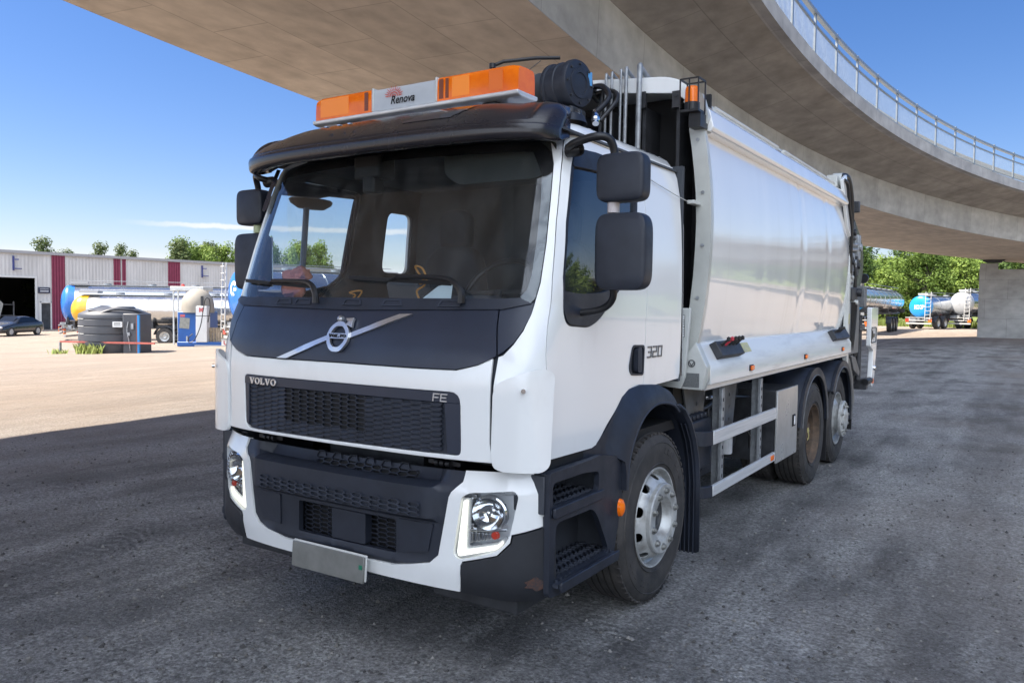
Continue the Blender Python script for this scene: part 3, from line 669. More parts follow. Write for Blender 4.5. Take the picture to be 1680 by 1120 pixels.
for xs in (-.34, -.24, -.16):
    mb = MB(); mb.box((xs, .16, 2.752), (.022, .02, .006)); mb.v = [(x_, y_, z_+.035) for x_, y_, z_ in mb.v]; mb.build('visor_clip', SILV, vv)

# ---- light bar
LBy0, LBy1 = .46, .64
lb = thing('light_bar', '', 'x', (0, 0, 0)); del lb['label']; del lb['category']; lb.parent = T
def hood(x0, x1, z0, z1, y0, y1, e0=0, e1=0):
    rows = []
    n = max(2, int((x1-x0)/.04))
    for k in range(n+1):
        x = x0+(x1-x0)*k/n; s = 1.0
        for e, d in ((e0, x-x0), (e1, x1-x)):
            if e and d < e: s = min(s, .62+.38*math.sqrt(max(0, 1-((e-d)/e)**2)))
        ym = (y0+y1)/2; hy = (y1-y0)/2*(.8+.2*s); H = (z1-z0)*(.80+.20*s)
        prof = [(-1, 0), (-1, .25), (-.985, .55), (-.95, .80), (-.88, .93), (-.76, 1.0), (0, 1.02), (.76, 1.0), (.88, .93), (.95, .80), (.985, .55), (1, 0)]
        rows.append([(x, ym+p*hy, z0+q*H) for p, q in prof])
    mb = MB(); mb.grid(rows); m = len(rows[0]); mb.f += [tuple(range(m)), tuple(range(n*m, n*m+m))]; mb.mi += [0, 0]
    return mb
for x0, x1, e0, e1 in ((-.755, -.268, .07, 0), (.212, .755, 0, .07)):
    o = hood(x0, x1, 2.925, 3.062, LBy0, LBy1, e0, e1).build('amber_lens', AMBER, lb, smooth=40)
    for xx, ww, cc in ((((x0+.05, .24, 0), (x0+.42, .03, 1))) if x0 < 0 else ((x0+.02, .030, 1), (x0+.065, .022, 1), (x0+.11, .12, 0), (x0+.36, .09, 2))):
        cm = MB(); cm.b2((xx, LBy0-.0015, 2.938), (xx+ww, LBy0-.0008, 3.046)); cm.build('lens_tone_patch', (AMBERD, mat('lens_dark_strip', (.20, .045, .008), .3), mat('lens_deep', (.80, .16, .006), .2))[cc], o)  # flat patches on the lens front: brighter orange blocks and dark brown strips
o = hood(-.266, .210, 2.925, 3.055, LBy0-.002, LBy1, 0, 0).build('centre_sign', mat('sign_grey_white', (.50, .53, .56), .35, var=.1, vscale=5), lb, smooth=40)
for x0, x1 in ((-.274, -.260), (.204, .218)): rb = MB(); rb.b2((x0, LBy0-.006, 2.925), (x1, LBy1+.002, 3.062)); rb.build('sign_edge', PAINTD, o, bevel=.004)
rl = MB(); rl.prism(rnd([(LBy0-.010, 2.900), (LBy0-.014, 2.922), (LBy1+.012, 2.922), (LBy1+.01, 2.90), (LBy1-.02, 2.892), (LBy0+.02, 2.892)], .008), 'x', -.765, .765)
rl.build('mounting_rail', ALU, lb, bevel=.006)
for x in (-.55, .55):
    mb = MB(); mb.b2((x-.05, .49, 2.78), (x+.05, .61, 2.89)); mb.build('bracket', STEELD, lb, bevel=.01)
mb = MB(); yy = LBy0-.0045
tx = lambda x, z_: Vector((-.035+x, yy-.0015, 2.972+z_))
mb.text('Renova', .066, tx, shear=.28, off=.0012, sx=.92); mb.build('sign_lettering', BLACK, o, smooth=0)
mb = MB()
for k in range(13):
    a = math.radians(6+14*k); r0, r1 = (.040, .074 if k % 2 else .066); c0 = (-.100, 2.994)
    n_ = (-math.sin(a)*.0032, math.cos(a)*.0032)
    p0 = (c0[0]+math.cos(a)*r0, c0[1]+math.sin(a)*r0*.85); p1 = (c0[0]+math.cos(a)*r1, c0[1]+math.sin(a)*r1*.85)
    mb.add([(p0[0]+n_[0], yy-.001, p0[1]+n_[1]), (p0[0]-n_[0], yy-.001, p0[1]-n_[1]), (p1[0]-n_[0]*.5, yy-.001, p1[1]-n_[1]*.5), (p1[0]+n_[0]*.5, yy-.001, p1[1]+n_[1]*.5)], [(0, 1, 2, 3)])
for ra, rb_ in ((.026, .033), (.011, .017)):
    A = [(-.100+math.cos(k*PI/16)*ra, yy-.001, 2.994+math.sin(k*PI/16)*ra*.85) for k in range(17)]; B = [(-.100+math.cos(k*PI/16)*rb_, yy-.001, 2.994+math.sin(k*PI/16)*rb_*.85) for k in range(17)]; mb.grid([A, B])
mb.build('sun_logo', mat('logo_red', (.62, .07, .035), .4), o, smooth=0)
mb = MB(); mb.tube([(.47, .72, 3.0), (.60, .95, 3.22)], .0025, 5); mb.cyl((.46, .70, 2.9), (.47, .72, 3.0), .008, 8); mb.build('antenna', HOSE, T)
mb = MB(); mb.lathe([(0, .05), (.02, .05), (.035, .04), (.045, .01), (.05, 0)], (1.0, .66, 2.76), 'z', 16, sc=(1, 1.8)); mk = mb.build('roof_marker_lamp', PLAST, T)
mb = MB(); mb.lathe([(0, .03), (.016, .022), (.02, 0)], (1.035, .62, 2.79), 'z', 12); mb.build('lens', GLASSC, mk)

# ---- mirrors (both sides)
def rbox(mb, c, size, r, n=5, pw=5.5, bulge=.25):
    """soft-edged shell: superellipse outline, domed on the front (-y)"""
    hx, hy, hz = (a/2 for a in size); rows = []
    for j in range(-6, 7):
        t = j/6; k = (1-abs(t)**3.2)**(1/3.2) if abs(t) < 1 else 0.0
        k = .90+.10*k if abs(t) < .99 else .86
        yy = c[1]+hy*t; row = []
        for q in range(48):
            a = 2*PI*q/48; ca, sa = math.cos(a), math.sin(a); e = 2/pw*1.0
            row.append((c[0]+hx*k*math.copysign(abs(ca)**e, ca), yy, c[2]+hz*k*math.copysign(abs(sa)**e, sa)))
        rows.append(row)
    mb.grid(rows, True); m = 48; mb.f += [tuple(range(m-1, -1, -1)), tuple(range(12*m, 13*m))]; mb.mi += [0, 0]
for s_ in (1, -1):
    mi = thing('mirror_assembly', '', 'x'); del mi['label']; del mi['category']; mi.parent = T
    cx = 1.385 if s_ > 0 else -1.312
    mb = MB(); rbox(mb, (cx, .44, 2.412), (.252, .105, .236), .05); mb.build('upper_mirror_housing', PLAST, mi, smooth=50)
    mb = MB(); rbox(mb, (cx+.008*s_, .44, 2.055), (.272, .11, .375), .05); mb.build('lower_mirror_housing', PLAST, mi, smooth=50)
    mb = MB(); mb.b2((cx-.105, .489, 2.315), (cx+.105, .499, 2.505)); mb.b2((cx-.11, .490, 1.89), (cx+.12, .500, 2.22)); mb.build('mirror_glass', mat('mirror_silver', (.8, .8, .8), .02, 1.0), mi, bevel=.01)
    mb = MB(); ax_ = 1.335 if s_ > 0 else 1.27
    mb = MB(); mb.tube([(1.10*s_, .40, 2.57), (1.15*s_, .36, 2.585), ((ax_-.07)*s_, .37, 2.61), ((ax_-.015)*s_, .41, 2.60), (ax_*s_, .44, 2.54), (ax_*s_, .44, 2.48)], .020, 12, smooth=6)
    mb.build('mirror_arm', HOSE, mi, smooth=50)
    mb = MB(); mb.tube([(ax_*s_, .44, 2.32), (ax_*s_, .44, 2.22)], .018, 10); mb.build('mirror_link', HOSE, mi, smooth=50)
    mb = MB(); mb.tube([(ax_*s_, .44, 1.92), (1.33*s_, .46, 1.83), (1.26*s_, .48, 1.775), (1.15*s_, .46, 1.755)], .018, 12, smooth=6); mb.build('lower_arm', HOSE, mi, smooth=50); mb = MB()
    mb.lathe([(.035, 0), (.035, .06), (.028, .08)], (1.09*s_ - (.06 if s_ < 0 else 0), .41, 2.565), 'x', 16)
    mb.build('arm_knuckle', HOSE, mi, smooth=50)
    mb = MB(); mb.cyl((ax_*s_, .44, 2.245), (ax_*s_, .44, 2.295), .030, 16); mb.build('tape_band', mat('band_white', (.55, .50, .50) if s_ > 0 else (.5, .55, .3), .5) if s_ > 0 else mat('band_green', (.45, .5, .28), .5), mi)
# string from mirror to body
mb = MB(); mb.tube([(1.115, 1.10, 2.585), (1.125, 1.45, 2.535), (1.14, 1.75, 2.495), (1.15, 1.93, 2.475)], .003, 5); mb.build('wire', PAINTD, T)

# ---- cab interior
def seat(x, y):
    s = thing('seat', '', 'x'); del s['label']; del s['category']; s.parent = T
    mb = MB(); mb.b2((x-.25, y-.25, 1.42), (x+.25, y+.28, 1.56)); mb.b2((x-.18, y-.18, 1.06), (x+.18, y+.2, 1.42)); mb.build('cushion', INTER, s, bevel=.04)
    mb = MB(); mb.prism(rnd([(x-.25, 1.55), (x-.26, 1.85), (x-.22, 2.12), (x-.12, 2.2), (x+.12, 2.2), (x+.22, 2.12), (x+.26, 1.85), (x+.25, 1.55)], .05), 'y', y+.24, y+.38); mb.build('backrest', INTER, s, bevel=.03)
    mb = MB(); mb.prism(rnd([(x-.13, 2.19), (x-.14, 2.40), (x-.08, 2.46), (x+.08, 2.46), (x+.14, 2.40), (x+.13, 2.19)], .04), 'y', y+.27, y+.37); mb.build('headrest', INTER, s, bevel=.03)
seat(.52, 1.05); seat(-.42, 1.18)
mb = MB(); mb.prism(rnd([(.20, 1.30), (.12, 1.70), (.22, 1.775), (.42, 1.79), (.60, 1.74), (.66, 1.30)], .05), 'x', -1.10, 1.10)
dsh = mb.build('dashboard', INTER, T, bevel=.02)
mb = MB(); mb.box((.35, .52, 1.80), (.50, .16, .08)); mb.build('instrument_hood', INTER, dsh, bevel=.03)
mb = MB(); R3 = 24; c = Vector((.55, .62, 1.86)); rr = .23
pts = [c+Vector((rr*math.cos(2*PI*k/R3), rr*math.sin(2*PI*k/R3)*.55, rr*math.sin(2*PI*k/R3)*.80)) for k in range(R3+1)]
mb.tube(pts, .016, 8, cap=False)
for a in (0, PI, -PI/2): mb.bar(c, c+Vector((rr*math.cos(a), rr*math.sin(a)*.55, rr*math.sin(a)*.8)), .03, .02)
mb.tube([c, (.55, .45, 1.6)], .03, 8); mb.build('steering_wheel', HOSE, T)
mb = MB(); mb.add([(.27, .24, 1.80), (.50, .23, 1.80), (.50, .25, 1.905), (.40, .25, 1.885)], [(0, 1, 2, 3)]); mb.build('dash_paper', mat('paper', (.62, .70, .72), .6), T)
mb = MB(); mb.tube([(.20, .35, 1.80), (.17, .35, 1.86), (.22, .36, 1.90), (.16, .37, 1.97), (.15, .36, 2.0), (.21, .35, 1.985), (.24, .35, 1.92), (.20, .34, 1.90)], .006, 6, smooth=5)
mb.tube([(-.30, .30, 1.80), (-.26, .31, 1.835), (-.31, .31, 1.85), (-.22, .32, 1.86), (-.25, .31, 1.81)], .005, 6, smooth=4); mb.build('orange_strap', mat('strap_orange', (.45, .20, .04), .6), T)
mb = MB(); mb.box((-.05, .55, 1.85), (.24, .12, .16), (.3, 0, 0)); mb.build('dash_box', mat('dash_grey', (.09, .09, .10), .7), T, bevel=.01)
mb = MB(); mb.lathe([(0, -.05), (.10, -.045), (.15, -.015), (.162, .01), (.15, .02), (0, .024)], (-1.22, .86, 2.49), 'z', 28, sc=(.6, 1.15)); mb.build('kerb_mirror', PLASTG, T, smooth=50)
mb = MB(); mb.tube([(-1.20, .80, 2.47), (-1.20, .77, 2.10), (-1.20, .74, 1.86)], .021, 8); mb.build('mirror_post', mat('post_blue_grey', (.22, .27, .36), .4), T)
mb = MB(); mb.box((-.16, .36, 2.57), (.20, .14, .14)); mb.box((-.15, .34, 2.47), (.09, .10, .10)); mb.build('camera_box', BLACK, T, bevel=.015)
mb = MB(); mb.prism(rnd([(.32, 2.62), (.32, 2.50), (.42, 2.44), (.92, 2.44), (1.03, 2.50), (1.03, 2.62)], .04), 'y', .40, .43); mb.build('sun_blind', mat('blind_dark', (.02, .024, .02), .6), T)
mb = MB()
for k in range(9):
    x = .70+.035*k; mb.grid([[(x+dx, 1.70+.02*math.sin(k*2.2+dx*60), z_) for z_ in (1.7, 2.0, 2.3, 2.62)] for dx in (0, .012, .024, .035)])
mb.build('curtain', mat('curtain_cloth', (.16, .13, .13), .9, var=.6, vscale=6, col2=(.20, .07, .07)), T, smooth=60)
def blob(mb, c, s, seed, sub=3, amp=.25):
    bm = bmesh.new(); bmesh.ops.create_icosphere(bm, subdivisions=sub, radius=1.0)
    for v in bm.verts:
        d = 1+amp*noise.noise(v.co*1.7+Vector((seed, 0, 0))); v.co *= d
    vs = [(c[0]+v.co.x*s[0], c[1]+v.co.y*s[1], c[2]+v.co.z*s[2]) for v in bm.verts]; fs = [tuple(x.index for x in f.verts) for f in bm.faces]; bm.free(); mb.add(vs, fs)
mb = MB(); blob(mb, (-.93, .44, 1.90), (.10, .07, .09), 3, amp=.5); blob(mb, (-.88, .46, 1.97), (.06, .06, .05), 9, amp=.5); mb.build('cloth_cap', mat('salmon_cloth', (.55, .20, .14), .8, var=.2), T)
# ---- fenders, steps, wheels
FAy, R1y, R2y, WR = 1.39, 5.36, 6.72, .513
def wheel(name, x, y, style, s=1, dual=False):
    """outer face of the tyre at x; s = +1 on the +x side"""
    wt = thing(name, '', 'x', (x, y, WR)); del wt['label']; del wt['category']; wt.parent = T
    def tyre(x0):
        mb = MB(); n = 96; W2 = .295
        prof = [(.300, -.012), (.318, -.002), (.34, .0), (.40, .006), (.455, .002), (.485, -.010), (.500, -.022), (.508, -.036)]
        tr = []
        for k in range(5):
            a = -.045-.046*k
            tr += [(WR, a), (WR, a-.034), (WR-.013, a-.036), (WR-.013, a-.044)]
        tr = tr[:-2]
        prof += tr+[(.508, -W2+.036), (.500, -W2+.022), (.485, -W2+.010), (.455, -W2-.002), (.40, -W2-.006), (.318, -W2+.002), (.300, -W2+.012)]
        mb.lathe([(r, (h)*s+x0) for r, h in prof], axis='x', n=n)
        # shoulder blocks
        for k in range(60):
            a = 2*PI*k/60; c, q = math.cos(a), math.sin(a)
            mb.box(((-.030)*s+x0, c*(WR-.006), q*(WR-.006)), (.030, .030, .012), Matrix(((1, 0, 0), (0, -q, c), (0, c, q))).transposed())
        # raised ring and lettering blocks on the sidewall
        mb.lathe([(.322, .001*s+x0), (.326, .006*s+x0), (.330, .001*s+x0)], axis='x', n=n)
        mb.lathe([(.45, .002*s+x0), (.454, .006*s+x0), (.458, .001*s+x0)], axis='x', n=n)
        for k in list(range(8))+list(range(24, 32)):
            a = 2*PI*k/48+.5; c, q = math.cos(a), math.sin(a)
            if k % 4 == 3: continue
            mb.box((.004*s+x0, c*.405, q*.405), (.006, .026, .034), Matrix(((1, 0, 0), (0, -q, c), (0, c, q))).transposed())
        return mb
    tyre(0).build('tyre', RUBBER, wt, smooth=40)
    if dual: tyre(-.33*s).build('tyre', RUBBER, wt, smooth=40)
    rim = MB()
    def prof(p): rim.lathe([(r, h*s) for r, h in p], axis='x', n=64)
    nuts = MB(); nut_x = None
    if style == 'convex':
        prof([(.298, -.02), (.303, -.008), (.300, .0), (.292, -.002), (.286, -.020), (.283, -.045), (.262, -.060), (.258, -.12), (.20, -.13)])
        def lf(a, t, off=0.0):   # a: angle*0.2 , t: along the disc profile 0..1
            P = [(.266, -.075), (.262, -.050), (.252, -.020), (.238, .004), (.222, .018), (.210, .024)]
            f = max(0, min(.9999, t/.13))*(len(P)-1); i = int(f); f -= i
            r = P[i][0]*(1-f)+P[i+1][0]*f; h = P[i][1]*(1-f)+P[i+1][1]*f; an = a/.2
            return Vector(((h+off*.8)*s, (r+off*.6)*math.cos(an), (r+off*.6)*math.sin(an)))
        full = 2*PI*.2; holes = []
        for k in range(10):
            ac = full*(k+.5)/10; holes.append([(ac+.026*math.cos(q*PI/8), .062+.030*math.sin(q*PI/8)) for q in range(16)])
        patch(rim, lf, [(0, 0), (full, 0), (full, .13), (0, .13)], holes, .02, .008)
        prof([(.212, .016), (.212, .046), (.206, .052), (.136, .052), (.130, .048), (.118, -.004), (.112, -.01)])
        br, nx = .1675, .052
        hb = MB(); hb.lathe([(r, h*s) for r, h in [(.115, -.03), (.108, -.012), (.095, -.006), (.055, -.004), (.05, -.01), (0, -.012)]], axis='x', n=40)
    elif style == 'dual':
        prof([(.298, -.02), (.303, -.008), (.300, .0), (.292, -.002), (.286, -.020), (.283, -.045), (.268, -.060), (.264, -.15), (.235, -.165), (.20, -.158), (.17, -.15), (.13, -.15)])
        br, nx = .142, -.150
        hb = MB(); hb.lathe([(r, h*s) for r, h in [(.13, -.155), (.118, -.145), (.112, -.07), (.10, -.055), (.05, -.05), (0, -.05)]], axis='x', n=40)
        for k in range(8):
            a = 2*PI*k/8; hb.box((-.06*s, .10*math.cos(a), .10*math.sin(a)), (.014, .03, .03), (a, 0, 0))
    else:
        prof([(.298, -.02), (.303, -.008), (.300, .0), (.292, -.002), (.286, -.020), (.283, -.045), (.262, -.060), (.25, -.058), (.21, -.03), (.172, -.005), (.150, .0), (.150, .035), (.200, .040), (.208, .048), (.208, .074), (.200, .080), (.12, .080), (.115, .03)])
        br, nx = .1675, .080
        hb = MB(); hb.lathe([(r, h*s) for r, h in [(.12, .05), (.112, .095), (.09, .105), (.04, .105), (0, .10)]], axis='x', n=40)
    ro = rim.build('rim', RUST if style == 'dual' else RIM, wt, smooth=40)
    hb.build('hub', {'convex': STEELD, 'dual': RUST, 'tag': RIM}[style], ro, smooth=35)
    for k in range(10):
        nuts = MB(); a = 2*PI*(k+.35)/10; c = (br*math.cos(a), br*math.sin(a))
        nuts.cyl((nx*s, *c), ((nx+.008)*s, *c), .021, 14); nuts.cyl(((nx+.005)*s, *c), ((nx+.019)*s, *c), .0155, 6); nuts.cyl(((nx+.014)*s, *c), ((nx+.023)*s, *c), .008, 8)
        nuts.build('wheel_nut', RUST if style == 'dual' else mat('nut_metal', (.42, .42, .40), .4, .7, var=.5, vscale=30), ro, smooth=30)
    if style == 'dual' and s > 0:
        mb = MB()
        for k, (dy, dz, w_, h_) in enumerate(((-.02, .04, .05, .03), (.0, .0, .03, .05), (.015, -.04, .05, .022), (-.015, -.06, .02, .04), (.02, .02, .02, .02), (-.03, .015, .03, .014))):
            mb.box((-.046*s, dy, dz), (.003, w_, h_), (k*.6, 0, 0))
        mb.build('paint_daub', mat('daub_yellow', (.50, .42, .16), .7), ro)
    return wt
for s in (1, -1):
    wheel('front_wheel', 1.195*s, FAy, 'convex', s); wheel('drive_wheel', 1.225*s, R1y, 'dual', s, True); wheel('tag_wheel', 1.19*s, R2y, 'tag', s)

def arcp(cy, cz, r, a0, a1, n=24, rz=None):
    return [(cy+r*math.cos(math.radians(a0+(a1-a0)*k/n)), cz+(rz or r)*math.sin(math.radians(a0+(a1-a0)*k/n))) for k in range(n+1)]
for s in (1, -1):
    # front fender: flat face + curled lip + inner tunnel
    fd = thing('front_fender', '', 'x'); del fd['label']; del fd['category']; fd.parent = T
    inner_arc = [(.905, .775), (.925, .93), (.98, 1.03), (1.07, 1.125), (1.18, 1.185), (1.31, 1.212), (1.46, 1.205), (1.58, 1.175), (1.66, 1.130)]
    outer = [(1.70, 1.165), (1.66, 1.215), (1.58, 1.262), (1.40, 1.318), (1.20, 1.332), (1.06, 1.318), (.97, 1.28), (.80, 1.14), (.66, 1.058), (.56, 1.038), (.51, 1.034), (.51, .992), (.58, .985), (.80, .975), (.872, .935), (.885, .86), (.885, .775)]
    poly = inner_arc+outer
    def ff(y, z_, off=0.0, s=s):
        dd_ = math.hypot(y-1.33, z_-.74); q_ = max(0, min(1, (dd_-.45)/.18)); cyl_ = 1.228-.075*q_*q_-.02*max(0, (.7-y)/.25)
        return Vector(((cyl_+off)*s, y, z_))
    mb = MB(); patch(mb, ff, poly, [], .035, .06); mb.build('fender_face', PLAST, fd, smooth=50, bevel=.01)
    lip = MB(); lip.tube([(1.222*s, y, z_) for y, z_ in inner_arc], .009, 8, smooth=4); lip.build('fender_lip', PLASTG, fd)
    tn = MB(); tun = arcp(FAy-.0, .62, .545, 172, 0, 30, .58); tn.grid([[(xx*s, y, z_) for y, z_ in tun] for xx in (1.17, .62)]); tn.grid([[(xx*s, y, z_) for y, z_ in tun] for xx in (.62, .60)]); o = tn.build('wheel_tunnel', PLAST, fd, smooth=50)
    # rear half: curved fender tail with ribbed mud flap
    rf = MB(); tail = [(1.63, 1.175), (1.74, 1.13), (1.85, 1.04), (1.94, .92), (2.0, .78), (2.03, .62), (2.04, .14)]
    def tf(i, xx): return (xx*s, tail[i][0], tail[i][1])
    rows = []
    for xx, dy in ((1.235, .012), (1.235, 0), (1.215, -.012), (.70, -.012)):
        rows.append([(xx*s, y+dy, z_+dy*.6) for y, z_ in tail])
    rf.grid(rows); q = rf.build('fender_tail', PLAST, fd, smooth=30); md = q.modifiers.new('thickness', 'SOLIDIFY'); md.thickness = .012
    rb = MB()
    for k in range(15):
        xx = .78+k*.03; rb.tube([(xx*s, y-.022, z_-.01) for y, z_ in tail[2:]], .006, 5)
    rb.build('flap_ribs', PLAST, fd)
    # step box behind the bumper
    st = thing('step_unit', '', 'x'); del st['label']; del st['category']; st.parent = T
    body = rnd([(.100, 1.0), (.60, 1.015), (.86, .97), (.905, .90), (.89, .70), (.80, .46), (.76, .40), (.115, .40), (.100, .42)], [.02, .03, .04, .04, .05, .03, .02, .02, .01])
    A1 = rnd([(.125, .835), (.125, .950), (.40, .955), (.575, .935), (.575, .835)], .03); A2 = rnd([(.14, .480), (.155, .755), (.50, .755), (.56, .71), (.72, .480)], .045)
    def sf(y, z_, off=0.0, s=s):
        return Vector(((1.195+off+.02*math.sin(max(0, min(1, (y-.08)/.8))*PI))*s, y, z_))
    mb = MB(); patch(mb, sf, body, [A1, A2], .04, .03); mb.build('step_frame', PLAST, st, smooth=40, bevel=.008)
    mb = MB()
    for (y0, y1, z0, z1) in ((.10, .64, .80, .985), (.12, .79, .45, .79)):
        mb.b2((.96*s, y0, z0), (.98*s, y1, z1)); mb.b2((.97*s, y0-.01, z0), (1.17*s, y0, z1)); mb.b2((.97*s, y1, z0), (1.17*s, y1+.01, z1)); mb.b2((.97*s, y0, z1), (1.17*s, y1, z1+.01))
    mb.build('step_well', mat('step_plastic', (.050, .056, .070), .5, var=.3, vscale=6, bump=.05, bscale=200), st, bevel=.006)
    for (y0, y1, zt, ex) in ((.11, .63, .832, .0), (.13, .77, .478, .03)):
        t = MB(); t.b2((.975*s, y0, zt-.03), ((1.20+ex)*s, y1, zt-.012))
        nx_ = int((y1-y0)/.045)
        for k in range(nx_):
            for j in range(7):
                yy = y0+.03+k*.045+(.022 if j % 2 else 0); xx = .99+j*.034
                if xx < 1.18+ex: t.box((xx*s, yy, zt-.004), (.040, .010, .014), (0, 0, .6 if j % 2 else -.6))
        t.build('tread_plate', PLASTG, st)
        t = MB(); t.prism(rnd([(y0, zt-.050), (y0, zt+.002), (y1, zt+.002), (y1-.02, zt-.050)], .015), 'x', (1.205+ex)*s, (1.222+ex)*s); t.build('step_nosing', PLAST, st, bevel=.008)
    mb = MB(); mb.lathe([(0, .03), (.018, .028), (.036, .016), (.040, 0)], (1.228 if s > 0 else -1.228, .80, .70), 'x', 20, sc=(.75, 1.25)) if s > 0 else mb.lathe([(0, -.03), (.018, -.028), (.036, -.016), (.040, 0)], (-1.228, .80, .70), 'x', 20, sc=(.75, 1.25))
    mb.build('side_marker', AMBER, st)
    mb = MB(); mb.b2((.5*s, .10, .28), (1.02*s, .75, .41)); mb.b2((.9*s, .62, .36), (1.14*s, .80, .46)); mb.build('step_bracket', STEELD, st, bevel=.01)

# ---- chassis
ch = thing('chassis', '', 'x'); del ch['label']; del ch['category']; ch.parent = T
mb = MB()
for s in (1, -1):
    mb.b2((.38*s, .35, .80), (.45*s, 8.2, 1.06)); mb.b2((.38*s, 2.0, 1.07), (.46*s, 8.2, 1.18))
for y in (.6, 1.9, 2.8, 3.9, 4.7, 6.0, 7.4): mb.b2((-.38, y, .86), (.38, y+.08, 1.02))
for y in (FAy, R1y, R2y): mb.cyl((-1.0, y, .50), (1.0, y, .50), .075, 16)
mb.lathe([(0, -.2), (.16, -.14), (.24, 0), (.16, .14), (0, .2)], (0, R1y, .5), 'x', 20)
mb.b2((-.35, .2, .45), (.35, 1.5, 1.02))
mb.build('frame_rails', STEELD, ch)
for s in (1, -1):
    mb = MB(); mb.b2((.5*s, 2.22, .62), (1.10*s, 2.62, .98))
    for k in range(5): mb.b2((.52*s, 2.24+.08*k, .98), (1.08*s, 2.28+.08*k, 1.02))
    mb.b2((.55*s, 2.1, .40), (1.05*s, 2.25, .85)); mb.build('battery_box', PLAST, ch, bevel=.01)
    mb = MB(); mb.lathe([(0, -.30), (.10, -.285), (.15, -.24), (.155, 0), (.155, .24), (.10, .285), (0, .30)], (.86*s, 2.95, .60), 'y', 28); mb.build('air_tank', PLAST, ch)
    mb = MB(); mb.lathe([(0, -.26), (.10, -.24), (.14, -.2), (.14, .2), (.10, .24), (0, .26)], (.80*s, 3.55, .66), 'y', 28); mb.build('air_tank', STEELD, ch)
    mb = MB(); mb.lathe([(.045, 0), (.05, .01), (.05, .16), (.035, .175), (.03, .2)], (1.06*s, 3.10, .63), 'z', 18); mb.build('filter_canister', mat('canister_white', (.55, .56, .57), .4, var=.2, vscale=20), ch)
    mb = MB(); mb.b2((.47*s, 2.45, .98), (.9*s, 3.9, 1.08)); mb.b2((.5*s, 3.0, .78), (.95*s, 3.5, 1.0)); mb.build('valve_block', STEELD, ch, bevel=.008)
    # body mounting plates with bolt holes
    for y in (2.42, 3.18):
        p = MB(); patch(p, side_fn((1.02)*s), [(y-.16, 1.21), (y+.30, 1.21), (y+.20, .80), (y+.0, .80)], [[(y+.10+.016*math.cos(a*PI/5), zz_+.016*math.sin(a*PI/5)) for a in range(10)] for zz_ in (.88, .98, 1.08)], .1, .012); p.build('mounting_plate', STEELG, ch)
    # uprights of the side guard
    g = thing('side_guard', '', 'x'); del g['label']; del g['category']; g.parent = T
    for y in (2.62, 3.60):
        p = MB(); p.b2((1.165*s, y-.028, .46), (1.19*s, y+.028, 1.20)); p.b2((1.10*s, y+.018, .46), (1.165*s, y+.028, 1.20)); p.build('upright', GALV, g, bevel=.003)
        for k in range(9): sl = MB(); sl.b2((1.189*s, y-.010, .54+k*.07), (1.1915*s, y+.008, .565+k*.07)); sl.build('slot', BLACK, g, smooth=0)
    for (y0, y1, z0, z1) in ((2.335, 3.965, .822, .918), (2.345, 3.955, .455, .53)):
        p = MB(); p.b2((1.195*s, y0, z0), (1.222*s, y1, z1)); ro = p.build('guard_rail', ALU, g, bevel=.005)
        p = MB(); p.prism(rnd([(1.222*s, y0), (1.19*s, y0-.10), (1.05*s, y0-.17), (.92*s, y0-.17), (.92*s, y0-.13), (1.05*s, y0-.12), (1.17*s, y0-.05), (1.195*s, y0)], .03), 'z', z0-.004, z1+.004); p.build('rail_end', PLAST, ro, bevel=.004)
    p = MB(); p.b2((1.222*s, 3.81, .475), (1.230*s, 3.90, .517)); p.build('reflector', AMBER, g, bevel=.003)
    # stainless locker
    k_ = MB(); k_.b2((.72*s, 3.985, .43), (1.205*s, 4.67, 1.06)); lo = k_.build('locker', STEELD, ch, bevel=.006)
    k_ = MB(); k_.b2((1.206*s, 3.975, .425), (1.226*s, 4.68, 1.062)); dr = k_.build('locker_door', mat('stainless', (.58, .58, .57), .34, .6, var=.2, vscale=4, rvar=.1), lo, bevel=.004)
    k_ = MB(); k_.b2((1.226*s, 4.49, .69), (1.233*s, 4.59, .80)); hd = k_.build('latch', BLACK, dr, bevel=.004)
    k_ = MB(); k_.b2((1.233*s, 4.525, .705), (1.241*s, 4.56, .785)); k_.build('latch_lever', ALU, hd, bevel=.004)
    # rear fenders
    for (cy, cut) in ((R1y, 0), (R2y, 1)):
        ro_, ri_ = .625, .585
        a0, a1 = (172, 4) if not cut else (150, -12)
        arc_o = arcp(cy, .56, ro_, a0, a1, 30); arc_i = arcp(cy, .56, ri_-.035, a0, a1, 30)
        f = MB(); poly = arc_o+arc_i[::-1]
        patch(f, side_fn(1.245*s), poly, [], .05, .03); fo = f.build('rear_fender', PLAST, ch, bevel=.012)
        f = MB(); f.grid([[(xx*s, y, z_) for y, z_ in arcp(cy, .56, ro_-.004, a0, a1, 30)] for xx in (1.235, .62)]); q = f.build('fender_top', PLAST, fo, smooth=60); md = q.modifiers.new('thickness', 'SOLIDIFY'); md.thickness = .012
        f = MB(); f.tube([(1.247*s, y, z_) for y, z_ in arcp(cy, .56, ri_-.035, a0, a1, 30)], .007, 6); f.build('fender_lip', STEELG, fo)
        f = MB(); f.b2((.66*s, cy+(.665 if cut else .60), .14 if not cut else .30), (1.23*s, cy+(.677 if cut else .612), .70)); f.build('mud_flap', HOSE, fo)
    # orange-free bits: rail under sill, cables
    c = MB(); c.tube([(.98*s, 2.35, 1.1), (1.0*s, 2.7, 1.02), (.98*s, 3.2, 1.06), (1.0*s, 3.9, 1.0)], .014, 8, smooth=5); c.tube([(.95*s, 2.5, .9), (1.0*s, 2.9, .85), (1.04*s, 3.3, .8), (1.0*s, 3.9, .84)], .010, 8, smooth=5)
